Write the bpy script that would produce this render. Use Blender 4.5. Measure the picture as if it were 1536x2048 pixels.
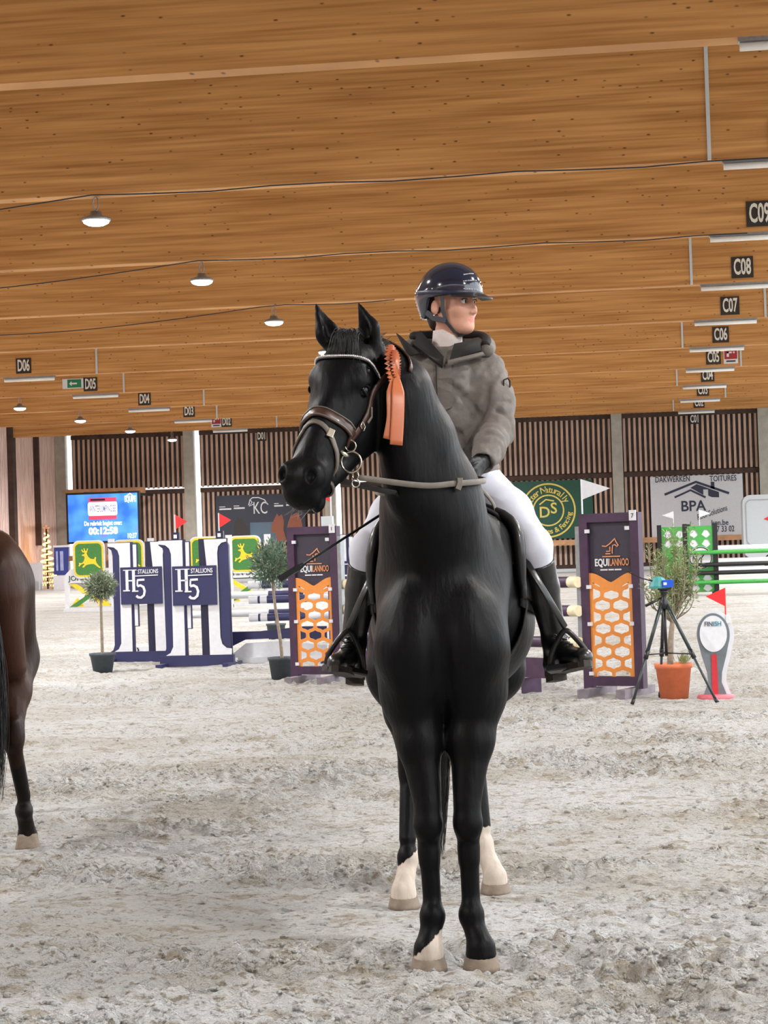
import bpy, math, random
import numpy as np
from mathutils import Vector, Matrix
for o in list(bpy.data.objects): bpy.data.objects.remove(o)
SC = bpy.context.scene
COL = SC.collection
# ------------------------------------------------------------------ camera
F_PX = 4100.0
cam = bpy.data.objects.new('camera', bpy.data.cameras.new('camera'))
COL.objects.link(cam)
cam.data.sensor_fit = 'VERTICAL'
cam.data.sensor_height = 24.0
cam.data.lens = 24.0 * F_PX / 2048.0
cam.data.clip_end = 600
CFW = Vector((-0.13053071, 0.99128745, 0.01763311)); CRT = Vector((0.99086074, 0.13104337, -0.03197866)); CUP = Vector((0.03401074, -0.01329776, 0.999333))
cam.matrix_world = Matrix(((CRT.x, CUP.x, -CFW.x, 0), (CRT.y, CUP.y, -CFW.y, 0), (CRT.z, CUP.z, -CFW.z, 1.5), (0, 0, 0, 1)))
SC.camera = cam
cam.data.dof.use_dof = False
# ------------------------------------------------------------------ world, exposure
w = bpy.data.worlds.new('overcast_sky'); SC.world = w; w.use_nodes = True
bg = w.node_tree.nodes['Background']
bg.inputs[0].default_value = (0.93, 0.97, 1.0, 1); bg.inputs[1].default_value = 1.7
SC.view_settings.view_transform = 'Standard'; SC.view_settings.look = 'None'
SC.view_settings.exposure = 0.95; SC.view_settings.gamma = 1.0; SC.view_settings.use_curve_mapping = False
LAMP_W = 1500.0
# ------------------------------------------------------------------ helpers
def ray(px, py): return CFW * F_PX + CRT * (px - 768) + CUP * (1024 - py)
CAMP = Vector((0, 0, 1.5))
def ground(px, py):
    r = ray(px, py); return CAMP + r * (-1.5 / r.z)
def at(px, py, Y):
    r = ray(px, py); return CAMP + r * (Y / r.y)

def tag(o, label=None, cat=None, group=None, kind=None):
    if label: o['label'] = label
    if cat: o['category'] = cat
    if group: o['group'] = group
    if kind: o['kind'] = kind
    return o
def thing(name, label, cat, loc=(0, 0, 0), rz=0.0, group=None):
    o = bpy.data.objects.new(name, None); COL.objects.link(o); o.empty_display_size = .1
    o.location = loc; o.rotation_euler = (0, 0, rz)
    return tag(o, label, cat, group)
def obj(name, me, mat=None, parent=None, loc=None, rot=None, smooth=False):
    o = bpy.data.objects.new(name, me); COL.objects.link(o)
    if mat is not None and not me.materials:
        for m in (mat if isinstance(mat, (list, tuple)) else [mat]): me.materials.append(m)
    if parent: o.parent = parent
    if loc is not None: o.location = loc
    if rot is not None: o.rotation_euler = rot
    if smooth: me.shade_smooth()
    return o
def np_mesh(name, V, Fq):
    V = np.asarray(V, np.float32); Fq = np.asarray(Fq, np.int32)
    me = bpy.data.meshes.new(name); n, k = Fq.shape
    me.vertices.add(len(V)); me.vertices.foreach_set('co', V.ravel())
    me.loops.add(n * k); me.loops.foreach_set('vertex_index', Fq.ravel())
    me.polygons.add(n); me.polygons.foreach_set('loop_start', np.arange(0, n * k, k, dtype=np.int32))
    me.update(calc_edges=True); me.validate()
    return me
class MB:
    def __init__(s): s.v = []; s.f = []; s.mi = []; s.m = 0
    def add(s, vs, fs):
        n = len(s.v); s.v += [tuple(v) for v in vs]
        for f in fs: s.f.append([i + n for i in f]); s.mi.append(s.m)
        return s
    def box(s, c, d, rot=None, taper=1.0):
        c = Vector(c); hx, hy, hz = d[0] / 2, d[1] / 2, d[2] / 2
        vs = [Vector((x * (taper if z > 0 else 1), y * (taper if z > 0 else 1), z)) for z in (-hz, hz) for x, y in ((-hx, -hy), (hx, -hy), (hx, hy), (-hx, hy))]
        if rot is not None: vs = [rot @ v for v in vs]
        return s.add([v + c for v in vs], [(3, 2, 1, 0), (4, 5, 6, 7), (0, 1, 5, 4), (1, 2, 6, 5), (2, 3, 7, 6), (3, 0, 4, 7)])
    def bx(s, x0, x1, y0, y1, z0, z1): return s.box(((x0 + x1) / 2, (y0 + y1) / 2, (z0 + z1) / 2), (x1 - x0, y1 - y0, z1 - z0))
    def tube(s, pts, r, n=8, cap=True, closed=False, flat=None):
        """pts polyline, r radius or list; flat=(normals list, thick) makes a strap-like section (r = half width)"""
        P = [Vector(p) for p in pts]; m = len(P)
        R = r if isinstance(r, (list, tuple)) else [r] * m
        rings = []; ref = None
        for i, p in enumerate(P):
            a = P[(i - 1) % m] if (i > 0 or closed) else P[i]; b = P[(i + 1) % m] if (i < m - 1 or closed) else P[i]
            t = (b - a); t = t.normalized() if t.length > 1e-9 else Vector((0, 0, 1))
            if flat:
                nn = Vector(flat[0][i]); nn = (nn - t * nn.dot(t)).normalized(); bn = t.cross(nn).normalized()
                th = flat[1]
                ring = [p + bn * (R[i] * sx) + nn * (th * sy) for sx, sy in ((-1, -.6), (-.8, -1), (.8, -1), (1, -.6), (1, .6), (.8, 1), (-.8, 1), (-1, .6))]
            else:
                if ref is None:
                    ref = Vector((0, 0, 1)) if abs(t.z) < .9 else Vector((1, 0, 0))
                u = (ref - t * ref.dot(t)).normalized(); v = t.cross(u); ref = u
                ring = [p + (u * math.cos(q) + v * math.sin(q)) * R[i] for q in [2 * math.pi * k / n for k in range(n)]]
            rings.append(ring)
        k = len(rings[0]); vs = [q for rg in rings for q in rg]; fs = []
        for i in range(m if closed else m - 1):
            j = (i + 1) % m
            for q in range(k): fs.append((i * k + q, i * k + (q + 1) % k, j * k + (q + 1) % k, j * k + q))
        if cap and not closed: fs.append(tuple(range(k))[::-1]); fs.append(tuple((m - 1) * k + q for q in range(k)))
        return s.add(vs, fs)
    def cyl(s, a, b, r0, r1=None, n=12): return s.tube([a, b], [r0, r0 if r1 is None else r1], n)
    def lathe(s, prof, n=20, c=(0, 0, 0), sx=1, sy=1):
        vs = []; fs = []
        for r, z in prof:
            for k in range(n):
                q = 2 * math.pi * k / n; vs.append((c[0] + r * math.cos(q) * sx, c[1] + r * math.sin(q) * sy, c[2] + z))
        for i in range(len(prof) - 1):
            for k in range(n): fs.append((i * n + k, i * n + (k + 1) % n, (i + 1) * n + (k + 1) % n, (i + 1) * n + k))
        fs.append(tuple(range(n))[::-1]); fs.append(tuple((len(prof) - 1) * n + k for k in range(n)))
        return s.add(vs, fs)
    def ball(s, c, r, n=10, sc=(1, 1, 1)):
        pr = [(max(1e-4, r * math.sin(math.pi * i / (n - 1))), -r * math.cos(math.pi * i / (n - 1)) * sc[2]) for i in range(n)]
        return s.lathe(pr, n + 2, c, sc[0], sc[1])
    def mesh(s, name='m', smooth=False):
        me = bpy.data.meshes.new(name); me.from_pydata(s.v, [], s.f); me.update()
        if any(s.mi): me.polygons.foreach_set('material_index', s.mi)
        if smooth: me.shade_smooth()
        return me
    def build(s, name, mat, parent=None, smooth=False, loc=None, rot=None): return obj(name, s.mesh(name, smooth), mat, parent, loc, rot)
def auto(o, ang=35):
    me = o.data; me.shade_smooth(); me.set_sharp_from_angle(angle=math.radians(ang)); return o
def curve_mesh(cu, name):
    t = bpy.data.objects.new('tmp', cu); me = bpy.data.meshes.new_from_object(t); me.name = name
    bpy.data.objects.remove(t); bpy.data.curves.remove(cu)
    R = Matrix.Rotation(math.radians(90), 4, 'X'); me.transform(R); return me      # drawn in XZ, front faces -Y
def flat_mesh(outlines, depth, name='sheet'):
    """filled 2-D outlines (even-odd holes), thickness depth, lying in the XZ plane"""
    cu = bpy.data.curves.new(name, 'CURVE'); cu.dimensions = '2D'; cu.fill_mode = 'BOTH'; cu.extrude = depth / 2
    for ol in outlines:
        sp = cu.splines.new('POLY'); sp.points.add(len(ol) - 1); sp.use_cyclic_u = True
        for i, p in enumerate(ol): sp.points[i].co = (p[0], p[1], 0, 1)
    return curve_mesh(cu, name)
def text_mesh(body, size, depth=.002, bold=0.0, xs=1.0, align='CENTER', shear=0.0, width=None):
    cu = bpy.data.curves.new('txt', 'FONT'); cu.body = body; cu.size = size; cu.extrude = depth / 2; cu.offset = bold
    cu.align_x = align; cu.align_y = 'CENTER'; cu.shear = shear; cu.resolution_u = 3
    me = curve_mesh(cu, 'lettering')
    if width:
        xsx = [v.co.x for v in me.vertices]; xs = width / (max(xsx) - min(xsx))
    if xs != 1: me.transform(Matrix.Diagonal((xs, 1, 1, 1)))
    return me
def sheet(name, outlines, depth, mat, parent, loc=(0, 0, 0)): return obj(name, flat_mesh(outlines, depth, name), mat, parent, loc)
def letter(body, size, mat, parent, loc, name='lettering', **k): return obj(name, text_mesh(body, size, **k), mat, parent, loc)
def rect(x0, x1, z0, z1): return [(x0, z0), (x1, z0), (x1, z1), (x0, z1)]
def ellipse(cx, cz, rx, rz, n=36, a0=0, a1=2 * math.pi): return [(cx + rx * math.cos(a0 + (a1 - a0) * i / n), cz + rz * math.sin(a0 + (a1 - a0) * i / n)) for i in range(n)]
def rrect(x0, x1, z0, z1, r, n=5):
    o = []
    for cx, cz, a in ((x1 - r, z0 + r, -90), (x1 - r, z1 - r, 0), (x0 + r, z1 - r, 90), (x0 + r, z0 + r, 180)):
        for i in range(n + 1): q = math.radians(a + 90 * i / n); o.append((cx + r * math.cos(q), cz + r * math.sin(q)))
    return o
def stroke(pts, w, mat, parent, loc, name='line', depth=.003, closed=False):
    """a flat drawn line of width w in the XZ plane"""
    P = [Vector((p[0], p[1])) for p in pts]; L = []; R = []; n = len(P)
    for i in range(n):
        a = P[i - 1] if i or closed else P[i]; b = P[(i + 1) % n] if i < n - 1 or closed else P[i]
        t = (b - a).normalized(); nn = Vector((-t.y, t.x)) * (w / 2)
        L.append(P[i] + nn); R.append(P[i] - nn)
    if closed: outs = [[tuple(p) for p in L], [tuple(p) for p in R]]
    else: outs = [[tuple(p) for p in L + R[::-1]]]
    return sheet(name, outs, depth, mat, parent, loc)
def smooth_poly(pts, n=6, closed=False):
    P = [Vector(p) for p in pts]; m = len(P); out = []
    rng = range(m) if closed else range(m - 1)
    for i in rng:
        p0 = P[(i - 1) % m] if closed or i > 0 else P[i]; p1 = P[i]; p2 = P[(i + 1) % m]; p3 = P[(i + 2) % m] if closed or i + 2 < m else P[i + 1]
        for k in range(n):
            t = k / n; out.append(.5 * ((2 * p1) + (p2 - p0) * t + (2 * p0 - 5 * p1 + 4 * p2 - p3) * t * t + (3 * p1 - p0 - 3 * p2 + p3) * t ** 3))
    if not closed: out.append(P[-1])
    return out
def copy_tree(o, parent=None):
    c = o.copy(); COL.objects.link(c)
    if parent: c.parent = parent
    for ch in list(o.children): copy_tree(ch, c)
    return c
# ------------------------------------------------------------------ materials
def srgb(r, g, b): return tuple(((c / 255) / 12.92 if c / 255 <= .04045 else ((c / 255 + .055) / 1.055) ** 2.4) for c in (r, g, b)) + (1,)
_mats = {}
def mat(name, col, rough=.55, metal=0.0, emit=0.0, var=.12, scale=18.0, bump=.0, spec=.5, coat=0.0, sheen=0.0, bscale=None, stretch=None):
    if name in _mats: return _mats[name]
    m = bpy.data.materials.new(name); m.use_nodes = True; nt = m.node_tree; b = nt.nodes['Principled BSDF']
    b.inputs['Roughness'].default_value = rough; b.inputs['Metallic'].default_value = metal; b.inputs['Specular IOR Level'].default_value = spec
    b.inputs['Coat Weight'].default_value = coat; b.inputs['Coat Roughness'].default_value = .08
    b.inputs['Sheen Weight'].default_value = sheen
    if emit: b.inputs['Emission Color'].default_value = col; b.inputs['Emission Strength'].default_value = emit
    tc = nt.nodes.new('ShaderNodeTexCoord'); mp = nt.nodes.new('ShaderNodeMapping'); nt.links.new(tc.outputs['Object'], mp.inputs[0])
    if stretch: mp.inputs['Scale'].default_value = stretch
    nz = nt.nodes.new('ShaderNodeTexNoise'); nz.inputs['Scale'].default_value = scale; nz.inputs['Detail'].default_value = 4; nt.links.new(mp.outputs[0], nz.inputs['Vector'])
    if var:
        mr = nt.nodes.new('ShaderNodeMapRange'); mr.inputs[1].default_value = .3; mr.inputs[2].default_value = .7; mr.inputs[3].default_value = 1 - var; mr.inputs[4].default_value = 1 + var
        nt.links.new(nz.outputs[0], mr.inputs[0])
        vm = nt.nodes.new('ShaderNodeVectorMath'); vm.operation = 'SCALE'; vm.inputs[0].default_value = col[:3]; nt.links.new(mr.outputs[0], vm.inputs['Scale'])
        nt.links.new(vm.outputs[0], b.inputs['Base Color'])
    else: b.inputs['Base Color'].default_value = col
    if bump:
        n2 = nz
        if bscale: n2 = nt.nodes.new('ShaderNodeTexNoise'); n2.inputs['Scale'].default_value = bscale; n2.inputs['Detail'].default_value = 5; nt.links.new(mp.outputs[0], n2.inputs['Vector'])
        bp = nt.nodes.new('ShaderNodeBump'); bp.inputs['Strength'].default_value = bump; bp.inputs['Distance'].default_value = .01
        nt.links.new(n2.outputs[0], bp.inputs['Height']); nt.links.new(bp.outputs[0], b.inputs['Normal'])
    _mats[name] = m; return m
def N(nt, t, **k):
    n = nt.nodes.new(t)
    for a, v in k.items(): setattr(n, a, v)
    return n
def ramp(nt, src, stops):
    r = nt.nodes.new('ShaderNodeValToRGB'); e = r.color_ramp.elements
    while len(e) < len(stops): e.new(.5)
    for i, (p, c) in enumerate(stops): e[i].position = p; e[i].color = c
    nt.links.new(src, r.inputs[0]); return r.outputs[0]
def mixc(nt, fac, a, b, mode='MIX'):
    m = nt.nodes.new('ShaderNodeMix'); m.data_type = 'RGBA'; m.blend_type = mode
    for i, v in ((0, fac), (6, a), (7, b)):
        if hasattr(v, 'type') and hasattr(v, 'links'): nt.links.new(v, m.inputs[i])
        else: m.inputs[i].default_value = v
    return m.outputs[2]
def glulam():
    m = bpy.data.materials.new('glulam_spruce'); m.use_nodes = True; nt = m.node_tree; b = nt.nodes['Principled BSDF']; L = nt.links
    g = N(nt, 'ShaderNodeNewGeometry')
    def noise(scale, st, det=4):
        mp = N(nt, 'ShaderNodeMapping'); mp.inputs['Scale'].default_value = st; L.new(g.outputs['Position'], mp.inputs[0])
        n = N(nt, 'ShaderNodeTexNoise'); n.inputs['Scale'].default_value = scale; n.inputs['Detail'].default_value = det; L.new(mp.outputs[0], n.inputs['Vector']); return n.outputs[0]
    grain = noise(1.0, (.5, .5, 22), 5)
    base = ramp(nt, grain, [(.3, srgb(164, 112, 62)), (.5, srgb(194, 140, 82)), (.72, srgb(214, 162, 102))])
    lam = noise(1.0, (.35, 0, 9), 1)
    base = mixc(nt, .35, base, ramp(nt, lam, [(.35, srgb(152, 101, 54)), (.65, srgb(220, 168, 108))]))
    # knots: small dark ovals scattered over the lamellae
    mp = N(nt, 'ShaderNodeMapping'); mp.inputs['Scale'].default_value = (2.2, 1, 5.0); L.new(g.outputs['Position'], mp.inputs[0])
    vo = N(nt, 'ShaderNodeTexVoronoi'); vo.inputs['Scale'].default_value = 1.9; L.new(mp.outputs[0], vo.inputs['Vector'])
    kn = ramp(nt, vo.outputs['Distance'], [(.06, (.85, .85, .85, 1)), (.17, (0, 0, 0, 1))])
    sel = N(nt, 'ShaderNodeSeparateColor'); L.new(vo.outputs['Color'], sel.inputs[0])
    gt = N(nt, 'ShaderNodeMath', operation='GREATER_THAN'); gt.inputs[1].default_value = .45; L.new(sel.outputs[0], gt.inputs[0])
    mu = N(nt, 'ShaderNodeMath', operation='MULTIPLY'); L.new(kn, mu.inputs[0]); L.new(gt.outputs[0], mu.inputs[1])
    L.new(mixc(nt, mu.outputs[0], base, srgb(74, 42, 22)), b.inputs['Base Color'])
    b.inputs['Roughness'].default_value = .6; b.inputs['Specular IOR Level'].default_value = .25
    return m
def sand():
    m = bpy.data.materials.new('arena_sand'); m.use_nodes = True; nt = m.node_tree; b = nt.nodes['Principled BSDF']; L = nt.links
    g = N(nt, 'ShaderNodeNewGeometry')
    def noise(scale, det=6, st=(1, 1, 1), ro=.6):
        mp = N(nt, 'ShaderNodeMapping'); mp.inputs['Scale'].default_value = st; L.new(g.outputs['Position'], mp.inputs[0])
        n = N(nt, 'ShaderNodeTexNoise'); n.inputs['Scale'].default_value = scale; n.inputs['Detail'].default_value = det; n.inputs['Roughness'].default_value = ro; L.new(mp.outputs[0], n.inputs['Vector']); return n.outputs[0]
    big = noise(.7, 6, (.8, 1, 1)); mid = noise(6, 9, (.6, 1, 1), .74); fine = noise(30, 6, (.7, 1, 1), .7)
    base = ramp(nt, big, [(.36, srgb(230, 230, 230)), (.54, srgb(217, 215, 211)), (.7, srgb(202, 195, 183))])
    base = mixc(nt, ramp(nt, mid, [(.53, (0, 0, 0, 1)), (.60, (.62, .62, .62, 1))]), base, srgb(172, 155, 128))
    base = mixc(nt, ramp(nt, fine, [(.54, (0, 0, 0, 1)), (.63, (.75, .75, .75, 1))]), base, srgb(134, 118, 94))
    L.new(base, b.inputs['Base Color']); b.inputs['Roughness'].default_value = .95; b.inputs['Specular IOR Level'].default_value = .1
    b1 = N(nt, 'ShaderNodeBump'); b1.inputs['Strength'].default_value = 1; b1.inputs['Distance'].default_value = .08; L.new(noise(16, 9, (.7, 1, 1), .75), b1.inputs['Height'])
    b2 = N(nt, 'ShaderNodeBump'); b2.inputs['Strength'].default_value = .8; b2.inputs['Distance'].default_value = .03; L.new(noise(60, 4), b2.inputs['Height']); L.new(b1.outputs[0], b2.inputs['Normal'])
    L.new(b2.outputs[0], b.inputs['Normal'])
    return m
M = dict(
    white=mat('white_paint', srgb(214, 216, 222), .45, var=.05), navy=mat('navy_paint', srgb(44, 46, 86), .4, var=.1, scale=6), dnavy=mat('dark_navy_paint', srgb(27, 29, 58), .4),
    purple=mat('purple_paint', srgb(62, 38, 66), .5, var=.25, scale=9), orange=mat('orange_board', srgb(222, 140, 62), .5, var=.06), dark=mat('dark_violet_print', srgb(52, 46, 62), .5, var=.08),
    black=mat('black_plastic', srgb(22, 23, 26), .4), grey=mat('grey_metal', srgb(150, 154, 158), .4, .6), green=mat('green_paint', srgb(66, 158, 70), .45, var=.1), dgreen=mat('dark_green_print', srgb(20, 78, 62), .55),
    jgreen=mat('emblem_green', srgb(66, 128, 62), .45), yellow=mat('yellow_paint', srgb(236, 208, 50), .45), red=mat('red_flag_cloth', srgb(226, 40, 44), .6), cream=mat('cream_paint', srgb(232, 222, 188), .5),
    pale=mat('pale_grey_shell', srgb(196, 204, 210), .35, var=.03), concrete=mat('concrete', srgb(176, 172, 162), .85, var=.12, scale=3, bump=.2),
    slat=mat('slat_wood', srgb(196, 170, 154), .8, var=.25, scale=2, stretch=(6, 6, .6)), slatback=mat('slat_wood_dark', srgb(74, 57, 50), .9, var=.3, scale=2), sunlit_pinkwood=mat('reddish_cladding_sun_tint', srgb(236, 208, 198), .8, var=.25, scale=2, stretch=(1, 5, .4)),  # dark backing boards; sunlight on the side cladding is painted into its colour
    rail=mat('rail_wood', srgb(196, 150, 112), .7, var=.2, scale=3), terracotta=mat('terracotta', srgb(206, 112, 72), .7, var=.08), pot=mat('slate_pot', srgb(58, 66, 72), .6),
    bark=mat('bark', srgb(140, 128, 112), .85, var=.25, scale=30, bump=.4), soil=mat('potting_soil', srgb(60, 46, 36), .95), gold=mat('gold_print', srgb(226, 204, 100), .5), steel=mat('polished_steel', srgb(205, 200, 185), .22, 1.0, var=.05),
    sign=mat('sign_brown_black', srgb(44, 36, 30), .6), tube=mat('tube_light_cover', srgb(236, 236, 232), .35, var=.02), copper=mat('copper_print', srgb(214, 146, 104), .5))
# ------------------------------------------------------------------ the hall
HALL_Y = 105.0; XL, XR = -31.0, 13.0; BEAM_Z = 7.48; BEAM_Y = [25 + 8 * i for i in range(10)]
M['glulam'] = glulam(); M['sand'] = sand()
def vnoise(x, y, seed=0):
    """smooth value noise on numpy arrays"""
    xi = np.floor(x).astype(np.int64); yi = np.floor(y).astype(np.int64); fx = x - xi; fy = y - yi
    fx = fx * fx * (3 - 2 * fx); fy = fy * fy * (3 - 2 * fy)
    def h(a, b):
        n = (a * 374761393 + b * 668265263 + seed * 1442695041) & 0xffffffff
        n = ((n ^ (n >> 13)) * 1274126177) & 0xffffffff
        return ((n ^ (n >> 16)) & 0xffff) / 65535.0
    return (h(xi, yi) * (1 - fx) + h(xi + 1, yi) * fx) * (1 - fy) + (h(xi, yi + 1) * (1 - fx) + h(xi + 1, yi + 1) * fx) * fy
HOOVES = [(-.752 + .9946 * a_ - .1034 * b_, 7.23 + .1034 * a_ + .9946 * b_) for a_, b_ in ((-.091, 0), (.094, -.01), (-.202, 1.27), (.185, 1.56))] + [tuple(ground(56, 1699))[:2]]
def churn_f(x, y):
    churn = np.clip((.65 * vnoise(x * .8 + 3.1, y * 1.5 + 9, 1) + .35 * vnoise(x * 2.3, y * 3.7, 14)) * 2.2 - .75, 0, 1)
    churn = np.maximum(churn, np.clip((8.2 - y) * .5, 0, .55) * vnoise(x * 1.9, y * 1.9, 12))
    return churn
def sand_h(x, y):
    churn = churn_f(x, y)
    a = (vnoise(x * 7, y * 10, 2) - .5) * .06 + np.clip(vnoise(x * 15, y * 20, 3) - .45, 0, 1) * .11 + np.clip(vnoise(x * 32, y * 38, 4) - .45, 0, 1) * .06
    ridge = .008 * np.abs(np.sin((x * .55 + y) * 42 + 6 * vnoise(x, y, 5)))
    z = a * (.16 + 1.0 * churn) + ridge * (1 - churn) * .6 + (vnoise(x * 1.6, y * 2.2, 6) - .5) * .03
    for hx, hy in HOOVES:                                               # trodden flat under the hooves
        w_ = np.exp(-((x - hx) ** 2 + (y - hy) ** 2) / .016); z = z * (1 - w_) + .004 * w_
    return z
def add_floor():
    # rows get longer with distance, columns stay inside the hall
    ys = [-14.0, -6, 0, 3, 5]; y = 5.8
    while y < 110: ys.append(y); y += max(.014, .0021 * (y - 4.0) ** 1.25)
    ys = np.array(ys); cu = np.linspace(-1, 1, 420); us = np.sign(cu) * (np.abs(cu) * .5 + .5 * np.abs(cu) ** 5)
    V = []
    for y in ys:
        cx = -0.13 * max(y, 0); half = max(.27 * y, 2.2)
        x = cx + half * np.linspace(-1, 1, 400) if 5 < y else cx + 20 * np.linspace(-1, 1, 400)
        x = x.copy(); x[0] = XL - 3; x[-1] = XR + 40
        z = sand_h(x, np.full_like(x, y)); z *= np.clip((60 - y) / 40, .15, 1); z[0] = z[-1] = 0
        V.append(np.stack([x, np.full_like(x, y), z], 1))
    V = np.array(V); r, c = V.shape[:2]; idx = np.arange(r * c).reshape(r, c)
    Fq = np.stack([idx[:-1, :-1], idx[:-1, 1:], idx[1:, 1:], idx[1:, :-1]], -1).reshape(-1, 4)
    o = obj('floor', np_mesh('floor', V.reshape(-1, 3), Fq), M['sand'], smooth=True); tag(o, 'pale churned sand footing of the riding arena', kind='structure')
    # outside ground beyond the hall
    o2 = MB().bx(-140, 160, -60, 240, -.4, -.12).build('ground', mat('outside_paving', srgb(190, 188, 182), .9)); tag(o2, 'pale paved ground outside the hall', kind='structure')
add_floor()
def add_clods():
    rng = np.random.default_rng(11); n = 150000; y = 6.2 + 14 * rng.random(n) ** 1.6; x = -.13 * y + (rng.random(n) * 2 - 1) * (.25 * y)
    keep = rng.random(n) < .015 + .16 * churn_f(x, y) ** 2; x = x[keep]; y = y[keep]; m = len(x)
    t_ = (1 + 5 ** .5) / 2; iv = np.array([(-1, t_, 0), (1, t_, 0), (-1, -t_, 0), (1, -t_, 0), (0, -1, t_), (0, 1, t_), (0, -1, -t_), (0, 1, -t_), (t_, 0, -1), (t_, 0, 1), (-t_, 0, -1), (-t_, 0, 1)]) / 1.9
    fi = np.array([(0, 11, 5), (0, 5, 1), (0, 1, 7), (0, 7, 10), (0, 10, 11), (1, 5, 9), (5, 11, 4), (11, 10, 2), (10, 7, 6), (7, 1, 8), (3, 9, 4), (3, 4, 2), (3, 2, 6), (3, 6, 8), (3, 8, 9), (4, 9, 5), (2, 4, 11), (6, 2, 10), (8, 6, 7), (9, 8, 1)])
    r = .003 + .013 * rng.random(m) ** 3; V = iv[None] * (.65 + .7 * rng.random((m, 12, 1))) * r[:, None, None] * np.array([1.3, 1.1, .8]); V[..., 0] += x[:, None]; V[..., 1] += y[:, None]; V[..., 2] += (sand_h(x, y) + r * .25)[:, None]
    Fq = (fi[None] + 12 * np.arange(m)[:, None, None]).reshape(-1, 3); o = obj('sand_clods', np_mesh('sand_clods', V.reshape(-1, 3), Fq), M['sand']); tag(o, 'loose damp sand clods kicked up over the arena footing', 'sand clods', kind='stuff')
add_clods()
def add_beams():
    bm = MB().bx(XL, XR, -.19, .19, 0, 2.15).mesh('glulam_beam')
    for i, y in enumerate([1, 9, 17] + BEAM_Y):
        o = obj('trim_%d' % (i + 1), bm, M['glulam'], loc=(0, y, BEAM_Z)); tag(o, 'deep glued timber roof beam spanning the hall', kind='structure')
    o = MB().bx(XL - .4, XR + .4, -10, HALL_Y + .6, BEAM_Z + 2.15, BEAM_Z + 2.4).build('ceiling', mat('roof_deck', srgb(170, 160, 146), .9)); tag(o, 'roof deck above the timber beams', kind='structure')
add_beams()
def add_wall():
    wall = MB()
    piers = [-30.9, -24.0, -16.6, -9.2, -1.75, 5.6]; gaps = {-30.9: .24, -24.0: .24, -16.6: .24}
    # dark boards behind the slats, with the open ventilation slit at 4.9 m and the daylight slots beside the piers
    xs = [(p + .25 + (gaps[p] + .05 if p in gaps else 0), q - .25) for p, q in zip(piers, piers[1:] + [XR])]
    for a, b in xs:
        for z0, z1 in ((.35, 4.96), (5.06 if a < -10 else 4.96, 9.5)): wall.bx(a, b, HALL_Y + .1, HALL_Y + .16, z0, z1)
        wall.bx(a, b, HALL_Y - .06, HALL_Y + .02, 4.72, 4.96); wall.bx(a, b, HALL_Y - .06, HALL_Y + .02, 7.72, 7.95)
    wall.bx(XL, XR, HALL_Y + .08, HALL_Y + .3, 0, .35)
    W = wall.build('wall_back', M['slatback']); tag(W, 'far gable wall of dark vertical timber slats', kind='structure')
    up = MB().bx(-.06, .06, -.03, .03, 5.0, 8.35).mesh('slat'); lo = MB().bx(-.06, .06, -.03, .03, .35, 4.9).mesh('slat')
    n = 0
    for a, b in xs:
        k = int((b - a) / .262)
        for i in range(k):
            x = a + (b - a) * (i + .5) / k
            for me in (up, lo): obj('slat', me, M['slat'], W, (x, HALL_Y + .05, 0)); n += 1
    for p in piers: MB().bx(p - .27, p + .27, HALL_Y - .25, HALL_Y + .2, 0, 9.5).build('pier', M['concrete'], W)
    MB().bx(-30.6, XR, HALL_Y - .55, HALL_Y - .45, 1.35, 1.62).build('kick_rail', M['rail'], W)
    MB().bx(-31, XR, HALL_Y - .6, HALL_Y - .5, .0, .16).build('base_rail', M['pale'], W)
    b = MB()
    b.bx(-30.6, -26.3, HALL_Y - .5, HALL_Y - .4, 4.78, 5.1); b.build('cross_board', M['rail'], W)
    # side wall, sunlight put into the pale cladding colour
    S = MB()
    S.bx(XL - .3, XL - .22, -12, HALL_Y, 0, 9.5)
    B_ = MB().bx(XL - .3, XR + .4, -12.1, -11.9, 0, 9.7).build('wall_front', M['slat']); tag(B_, 'timber end wall behind the camera', kind='structure')  # unseen end wall, added to keep sky light off the horse's front
    WL = S.build('wall_left', M['sunlit_pinkwood']); tag(WL, 'reddish boarded side wall at the far left corner', kind='structure')
    pm = MB()
    for i in range(60): y = HALL_Y - .6 - i * .27; pm.bx(XL - .22, XL - .17, y - .1, y + .1, 0, 9.4)
    tag(pm.build('cladding_boards', M['sunlit_pinkwood'], WL), kind='stuff')
    for y in (96.9, 88.9, 80.9): MB().bx(XL - .25, XL + .12, y - .25, y + .25, 0, 9.5).build('pier', M['slatback'], WL)
    MB().bx(XL - .2, XL + .1, 100.9, 101.1, 2.2, 9.5).build('dark_post', M['slatback'], WL)
add_wall()
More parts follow.
